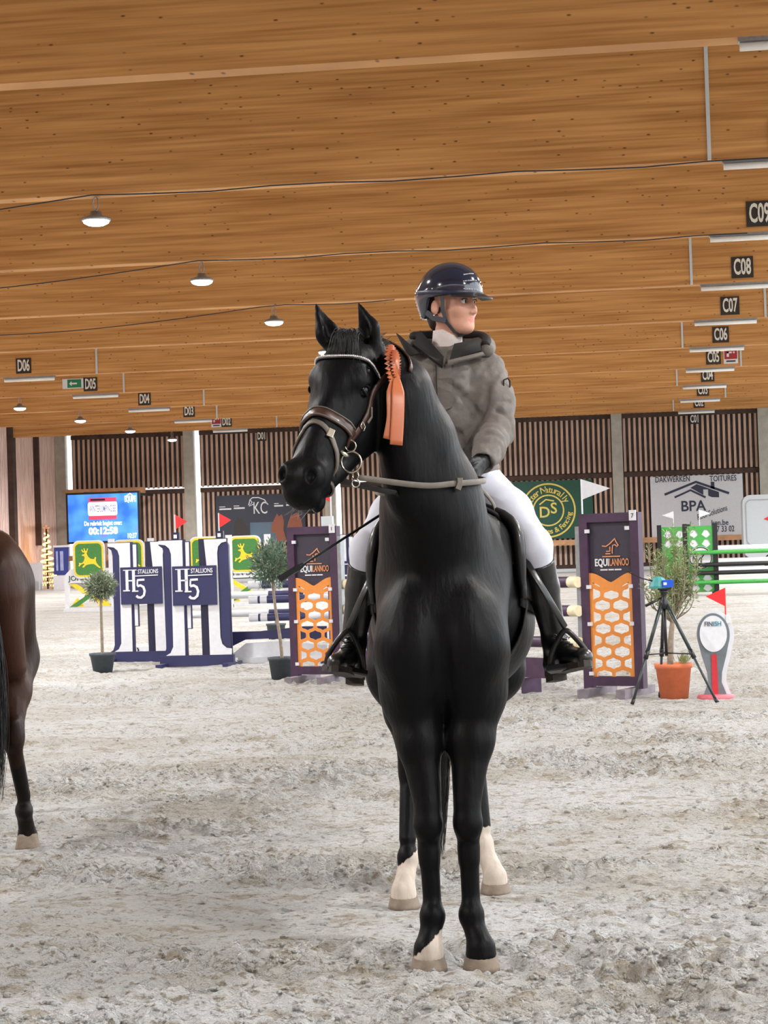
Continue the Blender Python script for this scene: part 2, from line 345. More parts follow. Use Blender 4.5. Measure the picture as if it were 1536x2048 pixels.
# ------------------------------------------------------------------ lamps, tube lights, hall numbers
M['glow'] = mat('lamp_glow', (1, 1, 1, 1), .4, emit=30.0, var=0); M['alu'] = mat('lamp_housing', srgb(150, 152, 155), .35, .7)
lamp_light = bpy.data.lights.new('lamp_light', 'SPOT'); lamp_light.energy = LAMP_W; lamp_light.color = (1.0, .985, .97); lamp_light.shadow_soft_size = .22
lamp_light.spot_size = math.radians(172); lamp_light.spot_blend = .6
def high_bay(x, y, label, lit_only=False):
    t = thing('high_bay_lamp', label, 'lamp', (x, y, BEAM_Z), 0, 'round high bay lamps')
    hb = globals().setdefault('_hb', {})
    if not hb:
        a = MB(); a.lathe([(.02, -.24), (.09, -.25), (.1, -.31), (.24, -.36), (.245, -.40), (.225, -.41)], 24); hb['h'] = a.mesh('housing', True)
        hb['d'] = MB().lathe([(.22, -.395), (.205, -.44), (.14, -.475), (.01, -.49)], 24).mesh('diffuser', True)
        hb['k'] = MB().tube([(0, 0, -.25), (.05, 0, -.16), (.035, 0, -.04), (0, 0, 0), (-.035, 0, -.04), (-.05, 0, -.16), (0, 0, -.25)], .012, 6).mesh('hook', True)
    obj('housing', hb['h'], M['alu'], t); obj('diffuser', hb['d'], M['glow'], t); obj('hook', hb['k'], M['grey'], t)
    l = bpy.data.objects.new('lamp_beam', lamp_light); COL.objects.link(l); l.parent = t; l.location = (0, 0, -.52)
names = {(-9, 33): 'largest lit high bay lamp under the timber beam at upper left', (-9, 41): 'second lit high bay lamp, hanging between the largest lamp and the horse ears', (-9, 49): 'third lit high bay lamp, just left of the black horse ear tip',
         (-9, 57): 'lit high bay lamp half hidden behind the base of the horse ear', (-23, 73): 'lit high bay lamp at the left picture edge below sign D06', (-23, 81): 'small lit high bay lamp below sign D05', (-23, 89): 'small lit high bay lamp below sign D04', (-23, 97): 'lowest far lit lamp in front of the dark slatted wall'}
for x in (-23, -9, 5):
    for y in [1, 9, 17] + BEAM_Y:
        if x == 5 and y > 88: continue
        if x == -23 and y in (1, 9): pass
        high_bay(x, y, names.get((x, y), 'round high bay lamp out of sight above or behind the horse'))
def add_cable(y, x0, x1, xl):
    P = []
    n = 24
    for i in range(n + 1):
        t = i / n; x = x0 + (x1 - x0) * t; k = abs(((x - xl) / (x0 - xl)) if x < xl else 0); sag = .42 * math.sin(math.pi * min(1, k)) if x < xl else .05 * math.sin((x - xl) * .9) ** 2
        P.append((x, y - .26, BEAM_Z - .02 - sag))
    o = MB().tube(P, .012, 5).build('power_cable', M['black']); tag(o, {33: 'black cable sagging along the beam to the largest lamp', 41: 'black cable sagging along the beam to the second lamp', 49: 'black cable sagging along the beam to the third lamp'}[y], 'cable', 'lamp cables')
for y in (33, 41, 49): add_cable(y, -22, 2 if y < 49 else -6, -9)
M['letters'] = mat('sign_letters', srgb(225, 222, 214), .5, var=.02)
tl_body = MB().bx(-.86, .86, -.09, .09, -.05, 0).mesh('tray'); tl_tube = MB().tube([(-.84, 0, -.1), (.84, 0, -.1)], .055, 10).mesh('diffuser', True)
cond_me = MB().bx(-.03, .03, -.02, .02, 0, 2.15).mesh('conduit')
def tube_light(x, y, lab):
    t = thing('tube_light', lab, 'light', (x, y - .1, BEAM_Z), 0, 'long tube lights under the beams')
    obj('tray', tl_body, M['alu'], t); obj('diffuser', tl_tube, M['tube'], t)
def beam_sign(s, x, y, z):
    t = thing('beam_sign', 'dark square number sign reading ' + s, 'sign', (x, y, z), 0, 'number signs on the beams')
    MB().bx(-.255, .255, -.02, 0, -.25, .25).build('board', M['sign'], t); letter(s, .52, M['letters'], t, (0, -.025, -.005), bold=.012, width=.40, depth=.006)
for i in range(1, 11):
    y = 113 - 8 * i; y = y if i > 1 else HALL_Y
    yf = y - .2 if i > 1 else HALL_Y - .12
    s = '%02d' % i
    if i > 1:
        beam_sign('C' + s, 2.25, yf, BEAM_Z + .35); tube_light(2.12, y, 'tube light under the beam with sign C' + s)
        co = obj('conduit', cond_me, M['pale'], None, (1.06 if i % 2 == 0 else 3.2, y - .21, BEAM_Z)); tag(co, 'thin pale vertical conduit on the beam with sign C' + s, 'conduit', 'vertical conduits on the beams')
    else: beam_sign('C01', 2.2, yf, BEAM_Z + .05)
    if i < 7:
        if i > 1:
            beam_sign('D' + s, -20.25, yf, BEAM_Z + .35); tube_light(-20.1, y, 'tube light under the beam with sign D' + s)
            co = obj('conduit', cond_me, M['pale'], None, (-19.0 if i % 2 else -17.8, y - .21, BEAM_Z)); tag(co, 'thin pale vertical conduit on the beam with sign D' + s, 'conduit', 'vertical conduits on the beams')
        else: beam_sign('D01', -20.1, yf, BEAM_Z + .05)
tube_light(2.05, 25, 'nearest tube light at the upper right picture corner')
def small_sign(name, lab, x, y, z, m, w, h):
    t = thing(name, lab, 'sign', (x, y, z)); MB().bx(-w / 2, w / 2, -.02, 0, -h / 2, h / 2).build('board', M['white'], t); return t
for x, i, l in ((2.85, 5, 'red and white fire hose sign beside sign C05'), (-20.75, 2, 'red and white fire hose sign beside sign D02')):
    t = small_sign('fire_sign', l, x, 113 - 8 * i - .2, BEAM_Z + .36, 0, .5, .52)
    MB().bx(-.22, .22, -.03, -.02, -.1, .23).build('red_field', mat('fire_sign_red', srgb(160, 40, 44), .5), t)
    MB().bx(-.14, -.06, -.036, -.03, -.02, .16).bx(-.14, .04, -.036, -.03, .1, .16).bx(.08, .14, -.036, -.03, .1, .16).build('hose_symbol', M['white'], t); MB().bx(-.16, .16, -.03, -.02, -.2, -.15).build('caption', M['sign'], t)
t = small_sign('exit_sign', 'green emergency exit sign beside sign D05', -20.85, 113 - 40 - .2, BEAM_Z + .4, 0, .9, .36)
MB().bx(-.26, .26, -.03, -.02, -.15, .15).build('green_field', mat('exit_green', srgb(30, 122, 78), .5), t); MB().bx(-.1, .1, -.036, -.03, -.03, .03).add([(-.1, -.036, -.09), (-.19, -.036, 0), (-.1, -.036, .09), (-.1, -.03, -.09), (-.19, -.03, 0), (-.1, -.03, .09)], [(0, 2, 1), (3, 4, 5), (0, 1, 4, 3), (1, 2, 5, 4), (2, 0, 3, 5)]).build('arrow', M['white'], t)
# ------------------------------------------------------------------ organic bodies: smooth distance fields meshed into one skin
class SDF:
    def __init__(s, lo, hi, h):
        s.h = h; s.lo = np.array(lo, np.float32); s.n = np.ceil((np.array(hi) - s.lo) / h).astype(int) + 1
        s.D = np.full(s.n, .25, np.float32)
    def _box(s, mn, mx, pad):
        a = np.clip(np.floor((mn - pad - s.lo) / s.h).astype(int), 0, s.n); b = np.clip(np.ceil((mx + pad - s.lo) / s.h).astype(int) + 1, 0, s.n)
        if np.any(b <= a): return None, None
        g = [s.lo[i] + s.h * np.arange(a[i], b[i], dtype=np.float32) for i in range(3)]
        return tuple(slice(a[i], b[i]) for i in range(3)), (g[0][:, None, None], g[1][None, :, None], g[2][None, None, :])
    def _put(s, sl, d, k, sub=False):
        D = s.D[sl]
        D2 = -D if sub else D
        hh = np.clip(.5 + .5 * (D2 - d) / k, 0, 1); r = D2 * (1 - hh) + d * hh - k * hh * (1 - hh)
        s.D[sl] = -r if sub else r
    def rc(s, a, ra, b, rb, k=.03, flat=None, sub=False):
        """rounded cone; flat=(direction, factor) squashes or widens the section along a direction"""
        a = np.array(a, np.float32); b = np.array(b, np.float32); mr = max(ra, rb) * (max(1, flat[1]) if flat else 1)
        sl, g = s._box(np.minimum(a, b), np.maximum(a, b), mr + k + 2 * s.h)
        if sl is None: return s
        q = [g[i] - a[i] for i in range(3)]; ba = b - a
        if flat:
            n = np.array(flat[0], np.float32); n = n / np.linalg.norm(n); c = (1 / flat[1] - 1)
            dt = q[0] * n[0] + q[1] * n[1] + q[2] * n[2]; q = [q[i] + dt * (n[i] * c) for i in range(3)]; ba = ba + n * (ba @ n) * c
        L = max(float(ba @ ba), 1e-9); t = np.clip((q[0] * ba[0] + q[1] * ba[1] + q[2] * ba[2]) / L, 0, 1)
        d = np.sqrt((q[0] - t * ba[0]) ** 2 + (q[1] - t * ba[1]) ** 2 + (q[2] - t * ba[2]) ** 2) - (ra + t * (rb - ra))
        if flat and flat[1] < 1: d = d * (.5 + .5 * flat[1])
        s._put(sl, d, k, sub); return s
    def chain(s, pts, k=.03, flat=None):
        for (a, ra), (b, rb) in zip(pts, pts[1:]): s.rc(a, ra, b, rb, k, flat)
        return s
    def ell(s, c, r, R=None, k=.03, sub=False):
        c = np.array(c, np.float32); r = np.array(r, np.float32); e = np.full(3, r.max() * 1.25) if R is not None else r
        sl, g = s._box(c - e, c + e, k + 2 * s.h)
        if sl is None: return s
        q = [g[i] - c[i] for i in range(3)]
        if R is not None: q = [q[0] * R[i][0] + q[1] * R[i][1] + q[2] * R[i][2] for i in range(3)]
        k0 = np.sqrt((q[0] / r[0]) ** 2 + (q[1] / r[1]) ** 2 + (q[2] / r[2]) ** 2); k1 = np.sqrt((q[0] / r[0] ** 2) ** 2 + (q[1] / r[1] ** 2) ** 2 + (q[2] / r[2] ** 2) ** 2)
        s._put(sl, k0 * (k0 - 1) / np.maximum(k1, 1e-6), k, sub); return s
    def cut(s, fn): s.D = np.maximum(s.D, fn(*[s.lo[i] + s.h * np.arange(s.n[i], dtype=np.float32).reshape([-1 if j == i else 1 for j in range(3)]) for i in range(3)])); return s
    def val(s, P):
        q = (np.atleast_2d(np.array(P, np.float32)) - s.lo) / s.h; q = np.clip(q, 0, s.n - 1.001); i = q.astype(int); f = q - i; out = 0
        for dx in (0, 1):
            for dy in (0, 1):
                for dz in (0, 1):
                    out = out + s.D[i[:, 0] + dx, i[:, 1] + dy, i[:, 2] + dz] * (f[:, 0] if dx else 1 - f[:, 0]) * (f[:, 1] if dy else 1 - f[:, 1]) * (f[:, 2] if dz else 1 - f[:, 2])
        return out
    def grad(s, p):
        e = s.h; p = np.array(p, np.float32); g = np.array([float(s.val(p + d)[0] - s.val(p - d)[0]) for d in np.eye(3) * e]); return g / (np.linalg.norm(g) + 1e-9)
    def hit(s, o, d, tmax=.8, off=0.0, outside=False, first=False):
        """surface point along a ray from inside going out (or from outside going in)"""
        o = np.array(o, float); d = np.array(d, float); d = d / np.linalg.norm(d); ts = np.arange(0, tmax, .002); v = s.val(o + ts[:, None] * d)
        if outside: i = int(np.argmax(v < 0)) if (v < 0).any() else len(ts) - 1
        else:
            ins = np.nonzero(v < 0)[0]; i = int(ins[-1]) if len(ins) else 0
            if first and (v > 0).any(): i = max(0, int(np.argmax(v > 0)) - 1)
        p = o + ts[i] * d; return Vector(p + (off * (-d if outside else d)))
    def mesh(s, name, smooth=2):
        D = s.D; S = D < 0; cs = S[:-1, :-1, :-1].astype(np.int8); c8 = []
        for dx in (0, 1):
            for dy in (0, 1):
                for dz in (0, 1): c8.append((dx, dy, dz))
        nn = tuple(np.array(D.shape) - 1); tot = np.zeros(nn, np.int8)
        for dx, dy, dz in c8: tot += S[dx:dx + nn[0], dy:dy + nn[1], dz:dz + nn[2]]
        act = np.argwhere((tot > 0) & (tot < 8)); ix = np.full(nn, -1, np.int32); ix[act[:, 0], act[:, 1], act[:, 2]] = np.arange(len(act))
        vals = {c: D[act[:, 0] + c[0], act[:, 1] + c[1], act[:, 2] + c[2]] for c in c8}
        acc = np.zeros((len(act), 3), np.float32); cnt = np.zeros(len(act), np.float32)
        for a in c8:
            for ax in range(3):
                if a[ax]: continue
                b = list(a); b[ax] = 1; b = tuple(b); va, vb = vals[a], vals[b]; m = (va < 0) != (vb < 0); t = np.where(m, va / np.where(m, va - vb, 1), 0)
                p = np.tile(np.array(a, np.float32), (len(act), 1)); p[:, ax] += t; acc[m] += p[m]; cnt += m
        V = s.lo + s.h * (act + acc / cnt[:, None])
        Q = []
        for ax in range(3):
            o1, o2 = [(1, 2), (2, 0), (0, 1)][ax]
            A = [slice(None)] * 3; B = [slice(None)] * 3; A[ax] = slice(0, -1); B[ax] = slice(1, None)
            df = np.argwhere(S[tuple(A)] != S[tuple(B)]); ok = (df[:, o1] > 0) & (df[:, o2] > 0) & (df[:, o1] < nn[o1]) & (df[:, o2] < nn[o2]); df = df[ok]
            inside = S[df[:, 0], df[:, 1], df[:, 2]]
            e1 = np.zeros(3, int); e1[o1] = 1; e2 = np.zeros(3, int); e2[o2] = 1
            ids = [ix[tuple((df - u * e1 - v * e2).T)] for u, v in ((1, 1), (0, 1), (0, 0), (1, 0))]
            q = np.stack(ids, 1); q[~inside] = q[~inside][:, ::-1]; Q.append(q)
        Q = np.concatenate(Q)
        for it in range(smooth):
            a2 = np.zeros_like(V); c2 = np.zeros(len(V), np.float32)
            for i in range(4):
                np.add.at(a2, Q[:, i], V[Q[:, (i + 1) % 4]]); np.add.at(c2, Q[:, i], 1)
                np.add.at(a2, Q[:, i], V[Q[:, (i - 1) % 4]]); np.add.at(c2, Q[:, i], 1)
            V = V + (.5 if it % 2 == 0 else -.52) * (a2 / c2[:, None] - V)
        me = np_mesh(name, V, Q); me.shade_smooth(); return me
def coat(name, col, hi, rough=.42, sheen=.0, sock=None):
    m = bpy.data.materials.new(name); m.use_nodes = True; nt = m.node_tree; b = nt.nodes['Principled BSDF']; L = nt.links
    tc = N(nt, 'ShaderNodeTexCoord')
    def noise(scale, st, det=5):
        mp = N(nt, 'ShaderNodeMapping'); mp.inputs['Scale'].default_value = st; L.new(tc.outputs['Object'], mp.inputs[0])
        n = N(nt, 'ShaderNodeTexNoise'); n.inputs['Scale'].default_value = scale; n.inputs['Detail'].default_value = det; L.new(mp.outputs[0], n.inputs['Vector']); return n.outputs[0]
    cc = ramp(nt, noise(3.2, (1, 1, .6)), [(.35, col), (.7, hi)])
    if sock:                                                             # marking with a ragged hair edge, painted per vertex
        at_ = N(nt, 'ShaderNodeAttribute', attribute_name='marking'); ad = N(nt, 'ShaderNodeMath', operation='MULTIPLY_ADD'); L.new(noise(70, (1, 1, .3), 3), ad.inputs[0]); ad.inputs[1].default_value = .5; L.new(at_.outputs['Fac'], ad.inputs[2])
        cc = mixc(nt, ramp(nt, ad.outputs[0], [(.70, (0, 0, 0, 1)), (.80, (1, 1, 1, 1))]), cc, ramp(nt, noise(30, (1, 1, .3)), [(.3, tuple(c * .72 for c in sock[:3]) + (1,)), (.7, sock)]))
    L.new(cc, b.inputs['Base Color'])
    b.inputs['Roughness'].default_value = rough; b.inputs['Sheen Weight'].default_value = sheen; b.inputs['Sheen Roughness'].default_value = .45; b.inputs['Specular IOR Level'].default_value = .11
    bp = N(nt, 'ShaderNodeBump'); bp.inputs['Strength'].default_value = .35; bp.inputs['Distance'].default_value = .006; L.new(noise(60, (1, 1, .16), 4), bp.inputs['Height'])
    b2 = N(nt, 'ShaderNodeBump'); b2.inputs['Strength'].default_value = .35; b2.inputs['Distance'].default_value = .02; L.new(noise(9, (1, 1, .6), 3), b2.inputs['Height']); L.new(b2.outputs[0], bp.inputs['Normal'])
    L.new(bp.outputs[0], b.inputs['Normal']); return m
def v3(*a): return np.array(a, float)
class HorseRig: pass
def horse_sdf(P, h=.009):
    """P: joint positions in the horse's own frame: x to its left, y towards the tail, z up"""
    S = SDF((-.66, -.62, .02), (.62, 2.0, 2.46), h); cx = P['cx']
    # trunk
    S.ell((cx, .78, 1.30), (.30, .62, .33), k=.05); S.ell((cx + .012, .93, 1.20), (.328, .46, .31), k=.05)
    S.ell((P['chx'], .24, 1.21), (.215, .26, .30), k=.06)
    S.rc((cx, .42, 1.56), .13, (cx, .85, 1.54), .15, k=.08); S.rc((cx, .8, 1.46), .19, (cx, 1.4, 1.46), .22, k=.08)
    for s in (-1, 1):
        S.ell((cx + s * .12, 1.45, 1.40), (.17, .30, .26), k=.08)
        S.rc((P['chx'] + s * .125, .06, 1.14), .105, (cx + s * .12, .45, 1.50), .12, k=.06)         # shoulder blade
        S.ell((P['chx'] + s * .10, .06, 1.12), (.105, .11, .24), k=.09)                             # breast muscle
    # neck
    nk = P['neck']
    for (p, r, hw), (q, r2, hw2) in zip(nk, nk[1:]):
        d = (hw + hw2) / (r + r2); S.rc(p, r, q, r2, k=.05, flat=((1, 0, 0), d))
    # fore legs
    for s, K in ((-1, 'L'), (1, 'R')):
        kn, fe, ho = P['knee' + K], P['fet' + K], P['hoof' + K]; el = P['elb' + K]
        S.rc(el + v3(0, .02, .12), .125, el, .105, k=.06); S.rc(el, .102, (el + kn) / 2 + v3(0, 0, .06), .078, k=.05); S.rc((el + kn) / 2 + v3(0, 0, .06), .076, kn + v3(0, .0, .075), .05, k=.04)
        S.ell(kn + v3(0, -.008, 0), (.054, .055, .07), k=.03); S.rc(kn + v3(0, .02, -.02), .044, kn + v3(0, .012, -.13), .034, k=.02)
        S.rc(kn + v3(0, .012, -.1), .035, fe + v3(0, .01, .06), .033, k=.02); S.ell(fe, (.046, .05, .05), k=.025); S.ell(fe + v3(0, .035, -.012), (.034, .03, .035), k=.02)
        co = ho + v3(0, 0, .075); S.rc(fe + v3(0, 0, -.02), .037, co + v3(0, .0, .015), .045, k=.02); S.rc(co, .052, co + v3(0, .0, -.015), .055, k=.015)
    # hind legs
    for s, K in ((-1, 'L'), (1, 'R')):
        hk, fe, ho, st = P['hock' + K], P['hfet' + K], P['hhoof' + K], P['stif' + K]
        S.rc((cx + s * .13, 1.45, 1.36), .2, st, .145, k=.06); S.rc((cx + s * .12, 1.62, 1.3), .13, (st + hk) / 2 + v3(0, .1, .16), .08, k=.06)
        hg = P.get('hind', 1.0); S.rc(st, .13 * hg, (st + hk) / 2 + v3(0, .02, .03), .085 * hg, k=.05); S.rc((st + hk) / 2 + v3(0, .02, .03), .083 * hg, hk + v3(0, -.02, .07), .05 * hg, k=.04)
        S.ell(hk, (.05 * hg, .065, .08), k=.03); S.rc(hk + v3(0, .045, .07), .028, hk + v3(0, .04, -.03), .03, k=.03)
        S.rc(hk + v3(0, 0, -.05), .042, fe + v3(0, .01, .07), .036, k=.025); S.ell(fe, (.046, .05, .05), k=.025); S.ell(fe + v3(0, .035, -.012), (.034, .03, .035), k=.02)
        co = ho + v3(0, 0, .07); S.rc(fe + v3(0, 0, -.02), .038, co + v3(0, 0, .015), .045, k=.02); S.rc(co, .052, co + v3(0, 0, -.015), .055, k=.015)
    S.rc((P['chx'], -.07, 1.22), .012, (P['chx'], -.02, .93), .02, k=.06, sub=True)
    # dock
    S.rc((cx, 1.66, 1.5), .06, (cx, 1.76, 1.38), .04, k=.05)
    # head in its own axes: U left, Vd poll to muzzle, Wd out of the face
    U, Vd, Wd, O = P['U'], P['V'], P['W'], P['O']; R = np.array([U / 1.22, Vd / .985, Wd / 1.1])
    def hp(u, v, w_): return O + U * u * 1.22 + Vd * v * .985 + Wd * w_ * 1.1
    S.ell(hp(0, .09, -.08), (.082, .13, .10), R, k=.03); S.ell(hp(0, .15, -.02), (.078, .12, .055), R, k=.03)
    S.rc(hp(0, .18, -.035), .06, hp(0, .5, -.048), .042, k=.03); S.ell(hp(0, .03, -.15), (.075, .10, .10), R, k=.05)
    S.rc(hp(0, .27, -.225), .055, hp(0, .44, -.195), .042, k=.03)
    for p_, r_ in P.get('throat', ()): S.ell(p_, r_, k=.06)
    for s in (-1, 1):
        S.ell(hp(s * .07, .168, -.036), (.026, .045, .032), R, k=.03)
        S.ell(hp(s * .046, .235, -.16), (.044, .135, .12), R, k=.03)
        S.rc(hp(s * .034, .24, -.075), .055, hp(s * .026, .52, -.078), .046, k=.03)
        S.rc(hp(s * .062, .235, -.055), .016, hp(s * .045, .34, -.075), .01, k=.025)              # facial crest
        S.rc(hp(s * .026, .30, -.225), .045, hp(s * .016, .55, -.145), .034, k=.03)
        S.ell(hp(s * .038, .585, -.03), (.028, .045, .03), R, k=.02)
    S.ell(hp(0, .57, -.076), (.064, .08, .072), R, k=.03); S.ell(hp(0, .635, -.085), (.056, .042, .056), R, k=.02); S.ell(hp(0, .61, -.148), (.043, .042, .034), R, k=.015)
    for s in (-1, 1):
        S.ell(hp(s * .046, .605, -.01), (.013, .026, .02), R, k=.008, sub=True)
        S.ell(hp(s * .088, .195, -.052), (.012, .024, .016), R, k=.008, sub=True)
        S.rc(hp(s * .05, .46, -.115), .01, hp(s * .03, .62, -.115), .006, k=.012, sub=True)
        # ears: tapered, cupped
        e0, e1 = P['ear'][s]; d = e1 - e0; fc = P['earface'][s]; sd = np.cross(d, fc); sd /= np.linalg.norm(sd)
        m1 = e0 + d * .35 + sd * .006 * s
        S.rc(e0 - d * .1, .036, m1, .047, k=.02, flat=(fc, .6)); S.rc(m1, .047, e1 - d * .08, .008, k=.012, flat=(fc, .6))
        S.rc(e0 + d * .12 + fc * .034, .022, m1 + fc * .03, .03, k=.01, flat=(sd, .8), sub=True); S.rc(m1 + fc * .03, .03, e1 - d * .22 + fc * .01, .004, k=.01, flat=(sd, .8), sub=True)
    return S, hp
def hoof_mesh():
    b = MB(); n = 20; pr = [(0, 1.0), (.018, .985), (.07, .80), (.085, .70)]
    vs = []
    for z, sc in pr:
        for k in range(n):
            q = 2 * math.pi * k / n; c, s_ = math.cos(q), math.sin(q); x = .066 * sc * c; y = .07 * sc * s_ + (.012 - .012 * (1 - z / .085))
            if s_ > .6: y = min(y, .068 * sc)
            vs.append((x, y, z))
    fs = [(i * n + k, i * n + (k + 1) % n, (i + 1) * n + (k + 1) % n, (i + 1) * n + k) for i in range(len(pr) - 1) for k in range(n)]
    fs += [tuple(range(n))[::-1], tuple((len(pr) - 1) * n + k for k in range(n))]
    b.add(vs, fs); return b.mesh('hoof', True)
def hair(name, roots, mat_, parent, seg=7, r=.0022, n=4):
    """strands: list of polylines (already smooth) -> one mesh"""
    b = MB()
    for P in roots: b.tube(P, [r * (1 - .75 * i / (len(P) - 1)) for i in range(len(P))], n, cap=False)
    return tag(b.build(name, mat_, parent, True), kind='stuff')
def mark(me, field):
    n = len(me.vertices); c = np.empty(n * 3, np.float32); me.vertices.foreach_get('co', c); a = me.attributes.new('marking', 'FLOAT', 'POINT'); a.data.foreach_set('value', np.clip(.5 + field(c.reshape(-1, 3)) / .05, 0, 1).astype(np.float32))
def paint(me, rule):
    """material index per face from its centre"""
    n = len(me.polygons); c = np.empty(n * 3, np.float32); me.polygons.foreach_get('center', c); me.polygons.foreach_set('material_index', rule(c.reshape(-1, 3)).astype(np.int32))
M['hoof'] = mat('hoof_horn', srgb(124, 110, 96), .7, var=.2, scale=30, bump=.3); M['sock'] = mat('white_sock_hair', srgb(226, 208, 188), .85, var=.2, scale=40, bump=.5)
M['hblack'] = mat('black_hair', srgb(16, 15, 16), .45, var=.2); M['eye'] = mat('horse_eye', srgb(10, 8, 7), .12, var=0, spec=.3)
HB = Vector((-0.752, 7.23, 0)); HYAW = math.atan2(0.752, 7.23)
def head_axes(yaw, phi, rl):
    y, p, r = map(math.radians, (yaw, phi, rl)); nh = v3(-math.sin(y), -math.cos(y), 0); z = v3(0, 0, 1); u = v3(math.cos(y), -math.sin(y), 0)
    Vd = -math.cos(p) * z + math.sin(p) * nh; Wd = math.cos(p) * nh + math.sin(p) * z
    Rr = np.array([[math.cos(r), 0, math.sin(r)], [0, 1, 0], [-math.sin(r), 0, math.cos(r)]])
    return Rr @ u, Rr @ Vd, Rr @ Wd
U_, V_, W_ = head_axes(25, 32, 7)
PB = dict(throat=[((-.135, -.02, 1.90), (.075, .09, .16)), ((-.115, -.01, 1.74), (.085, .09, .14))], cx=.025, chx=-.012,
    neck=[(v3(-.012, .32, 1.40), .31, .232), (v3(-.028, .22, 1.62), .255, .192), (v3(-.06, .14, 1.84), .19, .122), (v3(-.11, .065, 2.02), .15, .092), (v3(-.205, .03, 2.14), .115, .082)],
    elbL=v3(-.125, .14, .97), elbR=v3(.108, .14, .97), kneeL=v3(-.078, .02, .52), kneeR=v3(.063, .02, .52), fetL=v3(-.073, .03, .195), fetR=v3(.065, .03, .195), hoofL=v3(-.091, 0, 0), hoofR=v3(.094, -.01, 0),
    stifL=v3(-.18, 1.22, .98), stifR=v3(.19, 1.38, .98), hockL=v3(-.165, 1.45, .575), hockR=v3(.12, 1.74, .585), hfetL=v3(-.18, 1.33, .21), hfetR=v3(.14, 1.62, .21), hhoofL=v3(-.202, 1.27, 0), hhoofR=v3(.185, 1.56, 0),
    U=U_, V=V_, W=W_, O=v3(-.292, -.08, 2.247),
    ear={-1: (v3(-.345, -.02, 2.205), v3(-.424, .0, 2.385)), 1: (v3(-.215, -.045, 2.205), v3(-.268, -.02, 2.383))},
    earface={-1: v3(.55, -.8, .1) / np.linalg.norm(v3(.55, -.8, .1)), 1: v3(-.75, -.65, .1) / np.linalg.norm(v3(-.75, -.65, .1))})
random.seed(5)
def add_black_horse():
    S, hp = horse_sdf(PB)
    t = thing('horse', 'black horse with white socks standing under the rider in the foreground', 'horse', HB, HYAW)
    me = S.mesh('body'); C_ = coat('black_coat', srgb(7, 7, 8), srgb(14, 14, 16), .46, sock=srgb(200, 187, 174))
    me.materials.append(C_)
    def field(c):
        x, y, z = c.T
        fl = np.where((y < .5) & (x < 0), .105 + (x + .09) * .9 - z, -1); hl = np.where((y > .6) & (x < -.02), .205 + (x + .18) * .8 - z, -1); hr = np.where((y > .6) & (x > -.02), .285 - z, -1)
        return np.maximum(np.maximum(fl, hl), hr)
    mark(me, field); obj('body', me, None, t)
    hm = hoof_mesh()
    for k in ('hoofL', 'hoofR', 'hhoofL', 'hhoofR'): obj('hoof', hm, M['hoof'], t, tuple(PB[k]))
    for s in (-1, 1):
        c = hp(s * .0735, .195, -.05); MB().ball(tuple(c), .0245, 16).build('eye', M['eye'], t, True)
        for el in (-1, 1):
            P = []
            for q in np.linspace(-1, 1, 9):
                az = q * 1.15; e_ = el * .62 * math.cos(az); d = (U_ * s * math.cos(az) + W_ * math.sin(az)) * math.cos(e_) + V_ * math.sin(e_); P.append(Vector(c + d * .0255))
            MB().tube(P, [.003, .0045, .0055, .006, .006, .006, .0055, .0045, .003], 8).build('eyelid', C_, t, True)
    # forelock and mane
    st = []
    for i in range(110):
        u = random.uniform(-.025, .035); r0 = hp(u, random.uniform(-.03, .02), -.02); sp = random.uniform(.5, 1)
        tip = hp(u * 1.4 + random.uniform(-.015, .03), .05 + .08 * sp, .02); P = []
        for j in range(7):
            q = j / 6; p = r0 * (1 - q) + tip * q + W_ * (.06 * math.sin(math.pi * q) * .6) + v3(0, 0, .03) * math.sin(math.pi * q)
            d = S.val(p)[0]
            if d < .004: p = p + W_ * (.006 - d)
            P.append(Vector(p))
        st.append(P)
    for i in range(110):
        u = random.uniform(-.06, .07); r0 = hp(u, random.uniform(-.04, .03), -.05 - random.random() * .05); tip = r0 + v3(random.uniform(-.02, .05), .02, random.uniform(.01, .045)) + U_ * random.uniform(-.02, .05)
        st.append([Vector(r0 * (1 - q) + tip * q) for q in (0, .5, 1)])
    hair('forelock', st, M['hblack'], t)
    st = []
    for i in range(420):
        q = random.random() ** .8; i0 = min(3, int(q * 4)); f_ = q * 4 - i0; a, b = PB['neck'][3 - i0 + 1], PB['neck'][3 - i0]
        c = a[0] * (1 - f_) + b[0] * f_; rr = a[1] * (1 - f_) + b[1] * f_
        root = S.hit(c, v3(.12, .75, .55 - .3 * q), .6, -.004); P = [root]; ln = random.uniform(.12, .2) * (1 if q > .15 else .6)
        p = np.array(root); dirn = v3(.8, .25, .25)
        for j in range(6):
            dirn = dirn * .62 + v3(random.uniform(-.05, .12), random.uniform(-.1, .1), -1.0) * .38; p = p + dirn / np.linalg.norm(dirn) * ln / 6
            d = S.val(p)[0]
            if d < .006: p = p + S.grad(p) * (.007 - d)
            P.append(Vector(p))
        st.append(P)
    hair('mane', st, M['hblack'], t, r=.0026)
    st = []
    for i in range(300):
        a = random.uniform(0, 2 * math.pi); rr = random.random() ** .5; x = .025 + .04 * rr * math.cos(a); y = 1.77 + .045 * rr * math.sin(a); ln = random.uniform(.85, 1.2)
        P = [Vector((x * .5 + .012, 1.74 + .02 * rr, 1.42)), Vector((x, y + .03, 1.32))]
        for j in range(1, 8):
            q = j / 7; w_ = 1 + .5 * math.sin(q * 2.6) - .5 * q * q; P.append(Vector((-.005 + (x - .02) * w_ - .055 * q + .006 * math.sin(q * 9 + i), y + .03 + (rr * math.sin(a)) * .03 * q, 1.32 - ln * q)))
        st.append(P)
    hair('tail', st, M['hblack'], t, r=.0032)
    st = []
